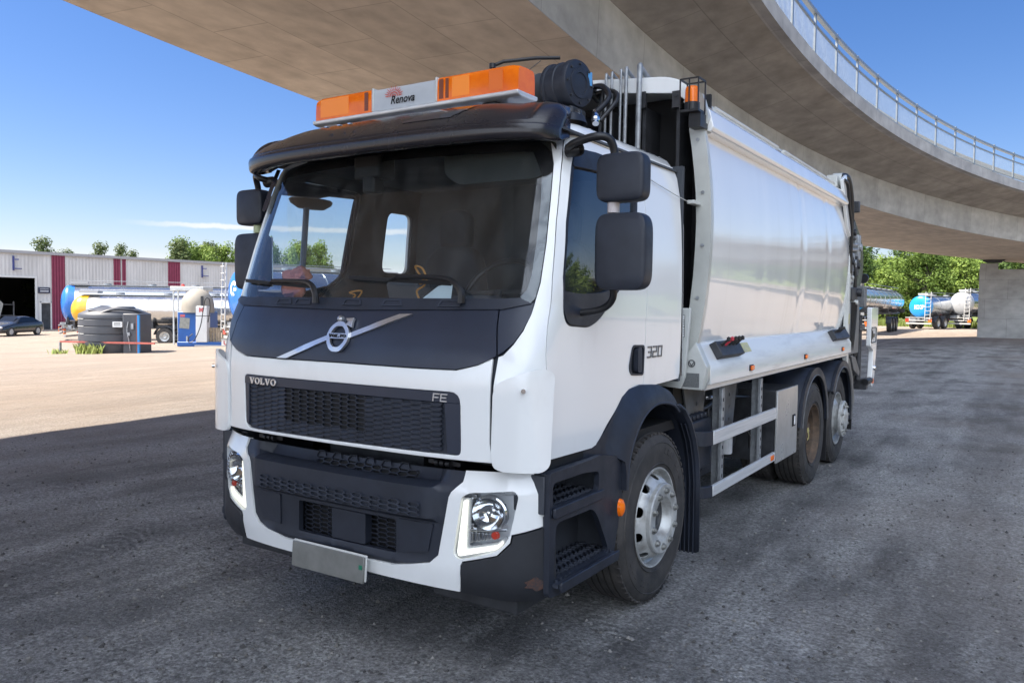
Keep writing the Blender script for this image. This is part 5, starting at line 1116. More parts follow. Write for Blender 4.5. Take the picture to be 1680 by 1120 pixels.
# ================================================================== SURROUNDINGS
def gz(x):
    t = max(0.0, min(1.0, (-x-12)/33.0)); return -.92*t
def node_ground():
    m = bpy.data.materials.new('gravel_yard'); m.use_nodes = True; nt = m.node_tree; N = nt.nodes; L = nt.links; b = N['Principled BSDF']
    tc = N.new('ShaderNodeTexCoord')
    def noi(scale, det=6, stretch=None, rough=.6):
        n = N.new('ShaderNodeTexNoise'); n.inputs['Scale'].default_value = scale; n.inputs['Detail'].default_value = det; n.inputs['Roughness'].default_value = rough
        if stretch:
            mp = N.new('ShaderNodeMapping'); mp.inputs['Scale'].default_value = stretch; mp.inputs['Rotation'].default_value = (0, 0, .35); L.new(tc.outputs['Object'], mp.inputs[0]); L.new(mp.outputs[0], n.inputs[0])
        else: L.new(tc.outputs['Object'], n.inputs[0])
        return n.outputs[0]
    def mr(v, a, b_, c, d):
        n = N.new('ShaderNodeMapRange'); L.new(v, n.inputs[0])
        for i, q in enumerate((a, b_, c, d)): n.inputs[i+1].default_value = q
        return n.outputs[0]
    def mix(f, a, b_):
        n = N.new('ShaderNodeMix'); n.data_type = 'RGBA'; L.new(f, n.inputs[0])
        for i, q in ((6, a), (7, b_)):
            if isinstance(q, tuple): n.inputs[i].default_value = (*q, 1)
            else: L.new(q, n.inputs[i])
        return n.outputs[2]
    big = noi(.55, 5); mid = noi(2.3, 8, (1, .25, 1)); fine = noi(38, 6); pep = noi(150, 3)
    c = mix(mr(big, .38, .62, 0, 1), (.150, .145, .142), (.40, .390, .378))
    c = mix(mr(mid, .44, .62, 0, .85), c, (.45, .44, .42))
    c = mix(mr(fine, .42, .62, 0, .70), c, (.11, .103, .098))
    v = N.new('ShaderNodeTexVoronoi'); v.inputs['Scale'].default_value = 55; L.new(tc.outputs['Object'], v.inputs[0])
    hs = N.new('ShaderNodeSeparateColor'); L.new(v.outputs['Color'], hs.inputs[0])
    st = N.new('ShaderNodeMath'); st.operation = 'MULTIPLY'; L.new(mr(hs.outputs[0], .72, .80, 0, 1), st.inputs[0]); L.new(mr(v.outputs['Distance'], .30, .42, 1, 0), st.inputs[1])
    c = mix(st.outputs[0], c, (.24, .23, .21))
    c = mix(mr(pep, .58, .75, 0, .7), c, (.36, .355, .35))
    v2 = N.new('ShaderNodeTexVoronoi'); v2.inputs['Scale'].default_value = 85; L.new(tc.outputs['Object'], v2.inputs[0]); h2 = N.new('ShaderNodeSeparateColor'); L.new(v2.outputs['Color'], h2.inputs[0])
    v3 = N.new('ShaderNodeTexVoronoi'); v3.inputs['Scale'].default_value = 26; L.new(tc.outputs['Object'], v3.inputs[0]); h3 = N.new('ShaderNodeSeparateColor'); L.new(v3.outputs['Color'], h3.inputs[0])
    sc_ = N.new('ShaderNodeMath'); sc_.operation = 'MULTIPLY'; L.new(mr(h2.outputs[0], 0, 1, .72, 1.26), sc_.inputs[0]); L.new(mr(h3.outputs[0], 0, 1, .84, 1.14), sc_.inputs[1])
    trk = mr(noi(1.1, 5, (.9, .05, 1), .5), .46, .60, 1.0, .72); sc2 = N.new('ShaderNodeMath'); sc2.operation = 'MULTIPLY'; L.new(sc_.outputs[0], sc2.inputs[0]); L.new(trk, sc2.inputs[1])
    def M_(op, a, b_=None):
        n = N.new('ShaderNodeMath'); n.operation = op
        for i_, q in enumerate((a, b_)):
            if q is None: continue
            if isinstance(q, (int, float)): n.inputs[i_].default_value = q
            else: L.new(q, n.inputs[i_])
        return n.outputs[0]
    sp2 = N.new('ShaderNodeSeparateXYZ'); L.new(tc.outputs['Object'], sp2.inputs[0]); X_, Y_ = sp2.outputs[0], sp2.outputs[1]
    tot = sc2.outputs[0]; wv = noi(.35, 2)
    for (ca, sa, off, ww) in ((.94, .34, -2.3, .15), (.94, .34, -.2, .15), (.80, .60, 1.2, .16), (.80, .60, -.9, .16), (.99, -.12, -4.6, .17), (.99, -.12, -2.5, .17), (.97, .22, 3.9, .16)):
        across = M_('ADD', M_('ADD', M_('MULTIPLY', X_, ca), M_('MULTIPLY', Y_, sa)), M_('MULTIPLY', wv, 2.2)); along_ = M_('SUBTRACT', M_('MULTIPLY', Y_, ca), M_('MULTIPLY', X_, sa))
        dd = M_('ABSOLUTE', M_('SUBTRACT', across, off+1.1)); msk = M_('MULTIPLY', mr(dd, ww*.7, ww, 1, 0), mr(noi(.9, 3), .42, .58, 0, 1))
        rib = mr(M_('SINE', M_('MULTIPLY', M_('ADD', along_, M_('MULTIPLY', dd, .6)), 70)), -.4, .6, .74, 1.02)
        tot = M_('MULTIPLY', tot, M_('ADD', M_('MULTIPLY', M_('SUBTRACT', rib, 1.0), msk), 1.0))
    vm = N.new('ShaderNodeVectorMath'); vm.operation = 'SCALE'; L.new(c, vm.inputs[0]); L.new(tot, vm.inputs[3]); c = vm.outputs[0]
    # warm tan put into the colour where the sun reaches the yard
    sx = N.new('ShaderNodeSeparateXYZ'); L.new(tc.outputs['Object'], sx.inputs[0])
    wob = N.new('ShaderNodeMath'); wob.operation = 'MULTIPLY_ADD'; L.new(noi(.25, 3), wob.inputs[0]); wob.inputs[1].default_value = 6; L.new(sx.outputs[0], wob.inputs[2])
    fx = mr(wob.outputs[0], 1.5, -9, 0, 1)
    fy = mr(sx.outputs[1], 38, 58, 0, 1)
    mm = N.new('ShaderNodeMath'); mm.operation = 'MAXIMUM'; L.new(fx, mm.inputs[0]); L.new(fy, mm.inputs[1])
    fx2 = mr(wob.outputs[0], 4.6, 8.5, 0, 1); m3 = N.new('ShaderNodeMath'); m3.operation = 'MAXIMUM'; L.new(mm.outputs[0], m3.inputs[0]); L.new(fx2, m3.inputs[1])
    sunlit_col = mix(mr(mid, .38, .66, 0, 1), (.36, .295, .238), (.27, .218, .172))
    sunlit_col = mix(mr(fine, .45, .65, 0, .6), sunlit_col, (.22, .18, .148)); sunlit_col = mix(mr(noi(.8, 5, (1, .12, 1)), .48, .62, 0, .5), sunlit_col, (.235, .195, .16))
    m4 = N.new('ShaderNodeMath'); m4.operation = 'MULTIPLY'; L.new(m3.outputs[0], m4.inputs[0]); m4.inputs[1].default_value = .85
    c = mix(m4.outputs[0], c, sunlit_col)
    L.new(c, b.inputs['Base Color']); b.inputs['Roughness'].default_value = .9; b.inputs['Specular IOR Level'].default_value = .3
    h = N.new('ShaderNodeMath'); h.operation = 'MULTIPLY_ADD'; L.new(fine, h.inputs[0]); h.inputs[1].default_value = 1.0; L.new(pep, h.inputs[2])
    vi = N.new('ShaderNodeMath'); vi.operation = 'MULTIPLY_ADD'; L.new(v.outputs['Distance'], vi.inputs[0]); vi.inputs[1].default_value = -.5; L.new(h.outputs[0], vi.inputs[2])
    bp = N.new('ShaderNodeBump'); bp.inputs['Strength'].default_value = .9; bp.inputs['Distance'].default_value = .022; L.new(vi.outputs[0], bp.inputs['Height'])
    b2 = N.new('ShaderNodeBump'); b2.inputs['Strength'].default_value = .8; b2.inputs['Distance'].default_value = .10; L.new(mid, b2.inputs['Height']); L.new(bp.outputs[0], b2.inputs['Normal']); L.new(b2.outputs[0], b.inputs['Normal'])
    return m
xs = [-700, -300, -150, -90, -60, -50, -45, -40, -35, -30, -26, -22, -18, -15, -12, -10]+[-8+.5*i for i in range(41)]+[14, 18, 25, 40, 80, 200, 700]
ys = [-700, -200, -60, -20, -10]+[-6+.5*i for i in range(53)]+[22, 25, 30, 36, 45, 60, 80, 120, 200, 400, 900]
mb = MB(); mb.grid([[(x, y, gz(x)+(.018*noise.noise(Vector((x*.5, y*.5, 0))) if -9 < x < 12.1 and -6.1 < y < 20.1 and not (-2.0 < x < 2.0 and -.6 < y < 9) else 0)) for x in xs] for y in ys])
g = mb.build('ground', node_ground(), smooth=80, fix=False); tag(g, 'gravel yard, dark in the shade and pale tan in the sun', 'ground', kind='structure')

# loose stones lying about the near ground
mb = MB(); rs = random.Random(3)
for k in range(9000):
    d = 1.2+rs.random()**1.6*11; a = rs.uniform(-1.28, .15)
    x = 3.09+math.sin(a)*d; y = -3.16+math.cos(a)*d
    if -1.2 < x < 1.2 and 0 < y < 8: 
        if rs.random() < .5: continue
    s = rs.choice((.004, .005, .006, .007, .009, .012)) * (1+.6*rs.random()); zg = .018*noise.noise(Vector((x*.5, y*.5, 0)))*(0 if (-2.0 < x < 2.0 and -.6 < y < 9) else 1)
    r_ = [rs.uniform(.6, 1.3) for _ in range(6)]; o = rs.uniform(0, 6.28); c, q = math.cos(o), math.sin(o)
    V = [(s*r_[0], 0, 0), (0, s*r_[1], 0), (-s*r_[2], 0, 0), (0, -s*r_[3], 0), (0, 0, s*r_[4]*.8), (0, 0, -s*.4)]
    V = [(x+c*p[0]-q*p[1], y+q*p[0]+c*p[1], zg+s*.2+p[2]) for p in V]
    mb.m = k % 3; mb.add(V, [(0, 1, 4), (1, 2, 4), (2, 3, 4), (3, 0, 4), (1, 0, 5), (2, 1, 5), (3, 2, 5), (0, 3, 5)])
g = mb.build('loose_gravel', [mat('stone_grey', (.12, .112, .103), .9), mat('stone_pale', (.21, .20, .185), .9), mat('stone_dark', (.06, .056, .054), .9)], smooth=0, fix=False); tag(g, 'loose stones scattered over the near yard', 'gravel', kind='stuff')

# ------------------------------------------------------------------ overpass
def concrete(name, col, col2, board=True):
    m = mat(name, col, .85, var=.3, vscale=.7, col2=col2, bump=.15, bscale=25, detail=9)
    if board:
        nt = m.node_tree; N = nt.nodes; L = nt.links; b = N['Principled BSDF']
        src = b.inputs['Base Color'].links[0].from_socket
        uv = N.new('ShaderNodeUVMap'); uv.uv_map = 'UVMap'
        br = N.new('ShaderNodeTexBrick'); br.inputs['Scale'].default_value = 1.0; br.inputs['Color1'].default_value = (1, 1, 1, 1); br.inputs['Color2'].default_value = (.86, .86, .86, 1); br.inputs['Mortar'].default_value = (.50, .50, .50, 1)
        br.inputs['Mortar Size'].default_value = .016; br.inputs['Mortar Smooth'].default_value = .8; br.inputs['Brick Width'].default_value = 2.4; br.inputs['Row Height'].default_value = 1.2; br.inputs['Bias'].default_value = .1
        L.new(uv.outputs[0], br.inputs[0])
        n2 = N.new('ShaderNodeTexNoise'); n2.inputs['Scale'].default_value = 3.2; n2.inputs['Detail'].default_value = 8
        mp = N.new('ShaderNodeMapping'); mp.inputs['Scale'].default_value = (.55, .9, 1); L.new(uv.outputs[0], mp.inputs[0]); L.new(mp.outputs[0], n2.inputs[0])
        mr = N.new('ShaderNodeMapRange'); L.new(n2.outputs[0], mr.inputs[0]); mr.inputs[1].default_value = .35; mr.inputs[2].default_value = .7; mr.inputs[3].default_value = 1.06; mr.inputs[4].default_value = .82
        mx = N.new('ShaderNodeMix'); mx.data_type = 'RGBA'; mx.blend_type = 'MULTIPLY'; mx.inputs[0].default_value = .75; L.new(src, mx.inputs[6]); L.new(br.outputs[0], mx.inputs[7])
        mx2 = N.new('ShaderNodeVectorMath'); mx2.operation = 'SCALE'; L.new(mx.outputs[2], mx2.inputs[0]); L.new(mr.outputs[0], mx2.inputs[3]); L.new(mx2.outputs[0], b.inputs['Base Color'])
    return m
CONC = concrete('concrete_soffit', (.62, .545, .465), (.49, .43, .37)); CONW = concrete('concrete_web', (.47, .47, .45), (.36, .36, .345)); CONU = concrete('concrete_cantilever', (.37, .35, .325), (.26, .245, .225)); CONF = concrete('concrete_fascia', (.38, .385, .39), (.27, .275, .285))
ov = thing('overpass', 'curved concrete road overpass with a steel parapet passing above the truck', 'bridge', (0, 0, 0))
BC = (66.123, 15.648)
def bpnt(R, a, dz):
    if R > 77.5: R += .15*max(0, 4-(BC[1]+R*math.sin(a)))      # unseen far edge flared to shape the deck's shadow on the yard
    x = BC[0]-R*math.cos(a); y = BC[1]+R*math.sin(a); return (x, y, 5.0-.030*(y-50)+dz)
A0, A1 = math.radians(-40), math.radians(80)
def sweep(name, prof, m, n=160, closed=False, parent=ov, a0=A0, a1=A1):
    P = list(prof)+([prof[0]] if closed else [])
    mb = MB(); rows = [[bpnt(R, a0+(a1-a0)*k/n, dz) for R, dz in P] for k in range(n+1)]
    mb.grid(rows)
    if closed: mb.f += [tuple(range(len(P)-1)), tuple(n*len(P)+i for i in range(len(P)-1))]; mb.mi += [0, 0]
    o = mb.build(name, m, parent, smooth=20)
    me = o.data; uv = me.uv_layers.new(name='UVMap'); Ls = [0]
    for p, q in zip(P, P[1:]): Ls.append(Ls[-1]+math.hypot(p[0]-q[0], p[1]-q[1]))
    W_ = len(P)
    for lp in me.loops:
        i = lp.vertex_index; uv.data[lp.index].uv = (72*(A1-A0)/n*(i//W_)*((a1-a0)/(A1-A0)), Ls[i % W_])
    return o
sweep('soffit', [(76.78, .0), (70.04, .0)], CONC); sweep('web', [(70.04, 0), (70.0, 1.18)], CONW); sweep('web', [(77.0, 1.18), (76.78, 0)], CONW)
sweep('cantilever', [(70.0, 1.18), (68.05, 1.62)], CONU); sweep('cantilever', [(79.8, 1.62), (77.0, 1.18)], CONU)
for sg, Rf in ((1, 67.805), (-1, 80.0)):
    sweep('edge_beam', [(Rf+.25*sg, 1.62), (Rf+.20*sg, 1.64), (Rf, 1.64), (Rf, 2.01), (Rf+.35*sg, 2.03), (Rf+.35*sg, 1.80), (Rf+.25*sg, 1.80)], CONF, closed=True)
sweep('deck', [(68.05, 1.80), (79.8, 1.80)], CONF)
STL = mat('parapet_steel', (.30, .33, .35), .42, .65, var=.2, vscale=9)
for sg, Rf in ((1, 67.93), (-1, 79.87)):
    pr = thing('parapet', '', 'x'); del pr['label']; del pr['category']; pr.parent = ov
    a0, a1 = (math.radians(-5), math.radians(66)) if sg > 0 else (math.radians(-10), math.radians(60))
    def sq(r0, r1, z0, z1): return [(r0, z0), (r1, z0), (r1, z1), (r0, z1)]
    sweep('handrail', sq(Rf-.055, Rf+.055, 3.06, 3.14), STL, 150, True, pr, a0, a1)
    sweep('mid_rail', sq(Rf-.025, Rf+.025, 2.80, 2.84), STL, 150, True, pr, a0, a1); sweep('bottom_rail', sq(Rf-.025, Rf+.025, 2.10, 2.13), STL, 150, True, pr, a0, a1)
    if sg > 0: sweep('vehicle_barrier', [(Rf+.35, 2.25), (Rf+.40, 2.30), (Rf+.36, 2.37), (Rf+.40, 2.44), (Rf+.35, 2.50)], mat('barrier_galv', (.45, .44, .40), .5, .5), 150, False, pr, a0, a1)
    st = 2.06/Rf; k = 0; a = a0; bars = MB(); nn = 0
    while a < a1:
        p = Vector(bpnt(Rf, a, 2.0)); q = Vector(bpnt(Rf, a, 3.20)); tang = Vector((math.sin(a), math.cos(a), 0))
        if sg > 0 and nn < 48:
            mb = MB(); mb.bar(p, q, .05, .10, tuple(tang)); mb.build('post', STL, pr, smooth=0)
        nn += 1
        if sg > 0:
            for j in range(1, 20):
                aa = a+st*j/20; bars.bar(bpnt(Rf, aa, 2.12), bpnt(Rf, aa, 2.81), .012, .012)
        a += st
    if bars.v: bars.build('infill_bars', STL, pr, smooth=0)
# piers with bearings
def pier(x, y, rz, zt, w_=3.4, d=1.1):
    p = thing('pier', '', 'x', (x, y, 0), rz); del p['label']; del p['category']; p.parent = ov
    mb = MB(); mb.prism(rnd([(-w_/2, -.1), (-w_/2, zt-.62), (-w_/2+.05, zt-.22), (-w_/2+1.0, zt-.22), (-w_/2+1.0, zt-.60), (w_/2, zt-.60), (w_/2, -.1)], 0), 'y', -d/2, d/2)
    o = mb.build('pier_wall', CONW, p, bevel=.02)
    me = o.data; uv = me.uv_layers.new(name='UVMap')
    for lp in me.loops:
        v = me.vertices[lp.vertex_index].co; uv.data[lp.index].uv = (v.x*1.0+v.y, v.z)
    mb = MB(); mb.box((-w_/2+.75, 0, zt-.11), (.9, .8, .10)); mb.box((-w_/2+.75, 0, zt-.04), (1.2, .9, .08)); mb.build('bearing', STEELD, p, bevel=.01)
    return p
pier(2.20, 55.6, math.radians(2), 4.98-.03*5.6+.02, 4.4)
# little drain fittings under the soffit
for (R, a) in ((71.5, math.radians(-4)), (72.5, math.radians(30)), (72.5, math.radians(36)), (72.5, math.radians(41))):
    q = bpnt(R, a, 0); mb = MB(); mb.cyl((q[0], q[1], q[2]-.08), (q[0], q[1], q[2]), .03, 8); mb.cyl((q[0]-.05, q[1], q[2]-.05), (q[0]+.05, q[1], q[2]-.05), .012, 6); mb.build('drain_stub', STEELD, ov)

# ------------------------------------------------------------------ warehouse
FX = -67.8
wh = thing('warehouse', 'long grey metal warehouse with dark red wall panels and an open garage bay', 'building', (FX, 40, -1))
def corr(name, y0, y1, z0, z1, m, amp=.014, pitch=.30, x=0.0, par=wh):
    n = max(4, int((y1-y0)/(pitch/4))); row0 = []; row1 = []
    for k in range(n+1):
        y = y0+(y1-y0)*k/n; c = (0, 1, 1, 0)[k % 4]*amp; row0.append((x+c, y-40, z0+1)); row1.append((x+c, y-40, z1+1))
    mb = MB(); mb.grid([row0, row1]); return mb.build(name, m, par, smooth=0)
WG = mat('grey_cladding', (.60, .59, .57), .6, .1, var=.18, vscale=.8, stretch=(1, 1, .3), col2=(.49, .48, .46)); WR_ = mat('dark_red_cladding', (.20, .025, .06), .55, .1, var=.15, vscale=2)
GY0, GY1, GZ = 22.0, 32.05, 3.42
corr('wall', 8, GY0, -1, 5.55, WG); corr('wall', GY0, GY1, GZ, 5.55, WG); corr('wall', GY1, 32.5, -1, 5.55, WG); corr('wall', 32.5, 33.55, 1.3, 5.55, WG)
corr('wall', 33.55, 78, -1, 5.55, WG)
mb = MB(); mb.b2((-25, -32, 6.5), (.15, 38, 6.62)); mb.b2((.02, -32, 6.42), (.20, 38, 6.66)); mb.b2((-24, -30, 6.6), (-6, -6, 7.0)); mb.build('roof', mat('roof_edge', (.33, .33, .34), .6), wh)
mb = MB(); mb.b2((-25, -32, 0), (-24.8, 38, 6.5)); mb.b2((-25, 37.8, 0), (-.05, 38, 6.5)); mb.b2((-25, -32, 0), (-.05, -31.8, 6.5)); mb.b2((-20, -20, .0), (-19.8, -3, 6.4)); mb.build('back_wall', mat('wall_dim', (.10, .10, .10), .8), wh)
for (y0, y1, z0) in ((33.42, 34.57, -.95), (38.96, 39.65, -.95), (39.79, 40.13, -.95), (44.48, 45.78, -.95)):
    corr('red_panel', y0, y1, z0 if y0 < 38 else -.95, 5.46, WR_, .04, .24, .05)
mb = MB(); mb.b2((.0, GY0-40-.15, 0), (.08, GY0-40, GZ+1)); mb.b2((.0, GY1-40, 0), (.08, GY1-40+.15, GZ+1)); mb.b2((0, GY0-40-.15, GZ+1), (.08, GY1-40+.15, GZ+1.15)); mb.build('garage_frame', mat('frame_white', (.62, .62, .60), .5), wh)
mb = MB(); mb.b2((-.15, 32.55-40, .0), (-.05, 33.30-40, 2.35)); dw = mb.build('door', mat('door_dark', (.05, .055, .06), .5, var=.5, vscale=3), wh)
mb = MB(); mb.b2((-.05, 32.45-40, 0), (.06, 32.53-40, 2.45)); mb.b2((-.05, 33.32-40, 0), (.06, 33.40-40, 2.45)); mb.b2((-.05, 32.45-40, 2.36), (.06, 33.40-40, 2.45)); mb.build('door_frame', mat('frame_white', (.62, .62, .60), .5), dw)
mb = MB(); mb.b2((.04, 32.29-40, 3.16), (.10, 33.25-40, 3.66)); sg = mb.build('wall_sign', mat('sign_navy', (.015, .02, .05), .4), wh)
mb = MB(); mb.b2((.10, 32.40-40, 3.50), (.105, 33.14-40, 3.56)); mb.b2((.10, 32.42-40, 3.28), (.105, 33.12-40, 3.40)); mb.build('sign_bars', mat('sign_grey', (.45, .46, .48), .5), sg)
for y in (30.35, 48.3):
    mb = MB(); mb.bar((.05, y-40, 5.0), (.05, y-40, 6.2), .12); mb.bar((.05, y-40, 5.9), (.5, y+.2-40, 5.9), .08); mb.tube([(.4+.25*math.cos(k*PI/6), y-40+.2+.25*math.sin(k*PI/6), 5.15) for k in range(13)], .04, 6); mb.bar((.05, y-40, 5.15), (.3, y-40, 5.15), .06); mb.build('wall_fixture', mat('fixture_blue', (.05, .06, .20), .5), wh)
# junk inside the bay
bx = thing('workshop_rack', 'shelf rack with a hanging pale coat inside the open garage bay', 'rack', (FX-1.2, 29.3, -.95))
mb = MB()
for y in (-1.6, 0, 1.6): mb.bar((0, y, 0), (0, y, 2.4), .08)
for z_ in (.4, 1.2, 2.1): mb.b2((-.4, -1.6, z_), (.2, 1.6, z_+.05))
mb.build('frame', STEELG, bx); mb = MB(); mb.prism(rnd([(-.2, 1.0), (-.5, 2.2), (-.2, 2.5), (.3, 2.5), (.6, 2.2), (.3, 1.0)], .1), 'x', .25, .45); mb.build('coat', mat('coat_pale', (.35, .34, .30), .9), bx)
# blue-grey roof cabin behind the roofline
rc = thing('roof_cabin', 'low blue grey cabin roof showing over the warehouse roofline', 'building', (-86, 53.6, -1)); mb = MB(); mb.b2((-4, -2.3, 0), (0, 2.3, 6.9)); mb.build('walls', mat('cabin_blue', (.16, .20, .30), .6), rc); mb = MB(); mb.b2((-4.2, -3.6, 6.9), (.2, 2.4, 7.15)); mb.build('roof', mat('cabin_roof', (.40, .45, .55), .5), rc)

# ------------------------------------------------------------------ black saloon car
car = thing('parked_car', 'black saloon car parked in front of the open garage bay', 'car', (-57.9, 25.6, -.92), math.radians(-62))
def car_build(c):
    m = mat('car_black', (.026, .027, .029), .2, coat=.8); rows = []
    # stations along x (front at +x): (x, half width, z bottom, belt z, roof z, roof half width)
    S = [(2.25, .62, .30, .55, .60, .45), (2.15, .78, .22, .62, .68, .6), (1.7, .88, .20, .72, .80, .72), (1.05, .90, .20, .82, .92, .74), (.75, .90, .20, .88, .98, .66), (.1, .91, .20, .92, 1.36, .60), (-.6, .91, .20, .93, 1.40, .60), (-1.2, .90, .20, .95, 1.30, .60), (-1.75, .89, .22, .98, 1.02, .70), (-2.15, .84, .25, .92, .98, .68), (-2.28, .70, .35, .85, .88, .55)]
    for x, hw, zb, zbelt, zr, rw in S:
        half = [(0, zb), (hw*.9, zb), (hw, zb+.15), (hw, (zb+zbelt)/2), (hw*.97, zbelt), (rw+.04, zr-.04), (rw-.10, zr), (0, zr+.01)]
        rows.append([(x, y, z_) for y, z_ in half]+[(x, -y, z_) for y, z_ in reversed(half[1:-1])])
    mb = MB(); mb.grid(rows, True); k = len(rows[0]); mb.f += [tuple(range(k)), tuple(range((len(rows)-1)*k, len(rows)*k))]; mb.mi += [0, 0]
    b = mb.build('body', m, c, smooth=50); md = b.modifiers.new('s', 'SUBSURF'); md.levels = md.render_levels = 2
    for s in (1, -1):
        mb = MB(); mb.add([(.70, s*.885, .93), (.12, s*.665, 1.31), (-1.10, s*.665, 1.29), (-1.60, s*.86, 1.0)], [(0, 1, 2, 3)]); o = mb.build('side_window', mat('car_glass', (.01, .012, .014), .05), c)
        mb = MB(); mb.box((2.10, s*.60, .62), (.14, .36, .15)); mb.build('headlight', GLASSC if False else mat('car_headlight', (.6, .62, .65), .15, .5), c, bevel=.04)
        for x in (1.38, -1.38):
            mb = MB(); mb.lathe([(.20, .0), (.30, .02), (.315, .0), (.315, -.18), (.30, -.2)], (x, s*.86 if s < 0 else s*.90, .315), 'y', 28); wl = mb.build('wheel', RUBBER, c)
            mb = MB(); mb.lathe([(0, .01), (.05, .03), (.20, .01)] if s > 0 else [(0, -.01-.18+.16), (.05, -.03), (.20, -.01)], (x, s*.905, .315), 'y', 20); mb.build('rim', RIM, wl)
    mb = MB(); mb.add([(.72, -.60, .99), (.72, .60, .99), (.14, .52, 1.35), (.14, -.52, 1.35)], [(0, 1, 2, 3)]); mb.v = [(x+.03, y, z_+.02) for x, y, z_ in mb.v]; mb.build('windscreen', mat('car_glass', (.01, .012, .014), .05), c)
    mb = MB(); mb.box((2.24, 0, .52), (.06, .62, .20)); mb.build('grille', BLACK, c); mb = MB(); mb.box((2.285, 0, .40), (.03, .52, .11)); mb.build('number_plate', mat('plate_white', (.7, .7, .7), .5), c)
car_build(car)

# ------------------------------------------------------------------ tank trailers
STN = mat('polished_tank', (.60, .61, .62), .20, .92, var=.12, vscale=1.5, rvar=.08, warp=.01, wscale=2.0)
def trailer(label, x, y, z0, zc, r, length, head, hcol, text=None, ladder=False, wheels=(), group=None, headlen=.45, sy=1.0, caps=True):
    """near end centre at x,y,zc; runs along local +x (heading given from +Y clockwise); z0 ground"""
    t = thing('tank_trailer', label, 'tank trailer', (x, y, z0), PI/2-head, group)
    h = zc-z0
    mb = MB(); mb.lathe([(r, headlen+.2), (r, length)], (0, 0, h), 'x', 56); mb.lathe([(r, length), (r*.8, length+.2), (0, length+.35)], (0, 0, h), 'x', 56); tk = mb.build('tank', STN, t, smooth=50)
    for k in range(1, int(length/2.2)+1):
        b = MB(); b.lathe([(r, 0), (r+.015, 0), (r+.015, .07), (r, .07)], (k*2.2, 0, h), 'x', 56); b.build('tank_band', STN, tk, smooth=30)
    m = mat('head_'+{1: 'blue', 2: 'yellow', 3: 'silver', 4: 'sky'}[hcol], {1: (.02, .16, .55), 2: (.70, .38, .01), 3: (.36, .37, .38), 4: (.01, .28, .66)}[hcol], .3, coat=.5, var=.12, vscale=2)
    mb = MB(); prof = [(0.001, -.02)]+[(r*math.sin(a), headlen*(1-math.cos(a))) for a in [k*PI/2/10 for k in range(1, 11)]]+[(r+.012, headlen), (r+.012, headlen+.35)]; mb.lathe(prof, (0, 0, h), 'x', 56); hd = mb.build('end_cap', m, t, smooth=60)
    WHT = mat('lettering_white', (.75, .76, .78), .5)
    def hp(a, b, o=0.0):
        rr = min(.999, math.hypot(a, b)/r); return Vector((headlen*(1-math.sqrt(1-rr*rr))-.012-o, -a, h+b))
    if text == 'G':
        mb = MB()
        for i in range(14):
            a0_, a1_ = .6+i*(4.6/14), .6+(i+1)*(4.6/14); c_ = (0, r*.25)
            for q0, q1 in ((.16, .30),):
                mb.add([hp(c_[0]+r*q*math.cos(a), c_[1]+r*q*math.sin(a)) for q, a in ((q0, a0_), (q1, a0_), (q1, a1_), (q0, a1_))], [(0, 1, 2, 3)])
        mb.add([hp(r*.02, r*.27), hp(r*.02, r*.16), hp(r*.28, r*.16), hp(r*.28, r*.27)], [(0, 1, 2, 3)]); mb.build('logo', WHT, hd, smooth=0)
    elif text:
        mb = MB(); mb.text(text, r*.5, lambda a, b: hp(a, b-.05*r), off=.02); mb.build('lettering', WHT, hd, smooth=0)
    # chassis and running gear
    mb = MB()
    for s in (1, -1): mb.b2((.3, s*.45-.05, h-r-.22), (length, s*.45+.05, h-r-.02))
    for k in range(5): mb.b2((.4+k*(length-.8)/4, -.9, h-r-.12), (.5+k*(length-.8)/4, .9, h-r*.75))
    fr = mb.build('chassis', STEELD, t)
    mb = MB(); mb.b2((-.05, -1.05, .42), (.05, 1.05, .54)); mb.b2((-.06, -1.1, .70), (.0, 1.1, .78)); mb.b2((-.06, -1.1, .95), (.0, 1.1, 1.01)); mb.build('rear_bumper', mat('bumper_white', (.42, .42, .41), .5), t)
    for s in (1, -1):
        mb = MB(); mb.b2((-.07, s*.95-.14, .60), (-.02, s*.95+.14, .88)); mb.build('tail_lamp', REDLENS if s > 0 else mat('lamp_orange', (.7, .15, .02), .4), t)
        for xw in wheels:
            mb = MB(); mb.lathe([(.28, .02), (.30, .0), (.47, .0), (.5, -.04), (.5, -.26), (.46, -.30)] if s > 0 else [(.28, -.02), (.30, .0), (.47, .0), (.5, .04), (.5, .26), (.46, .30)], (xw, s*1.15, .5), 'y', 32); wl = mb.build('wheel', RUBBER, t, smooth=40)
            mb = MB(); mb.lathe([(0, -.06*s), (.1, -.02*s), (.14, -.10*s), (.28, 0)], (xw, s*1.15, .5), 'y', 24); mb.build('rim', RIM, wl)
            mb = MB(); mb.prism(arcp(xw, .5, .62, 10, 170, 12)+arcp(xw, .5, .58, 170, 10, 12), 'y', s*.8, s*1.18); mb.build('mudguard', PLAST, t)
    # catwalk and manholes on top
    mb = MB(); mb.b2((.5, -.28, h+r), (length-.4, .28, h+r+.05)); mb.tube([(.6, -.4, h+r+.3), (length-.5, -.4, h+r+.3)], .02, 6); mb.build('catwalk', GALV, t)
    for k in range(1, int(length/3)+1):
        mb = MB(); mb.cyl((k*2.7, 0, h+r), (k*2.7, 0, h+r+.16), .25, 16); mb.build('manhole', GALV, t)
    mb = MB(); mb.b2((.55, -.45, h+r+.10), (1.6, .35, h+r+.24)); mb.build('overturn_rail', mat('bumper_white', (.42, .42, .41), .5), t)
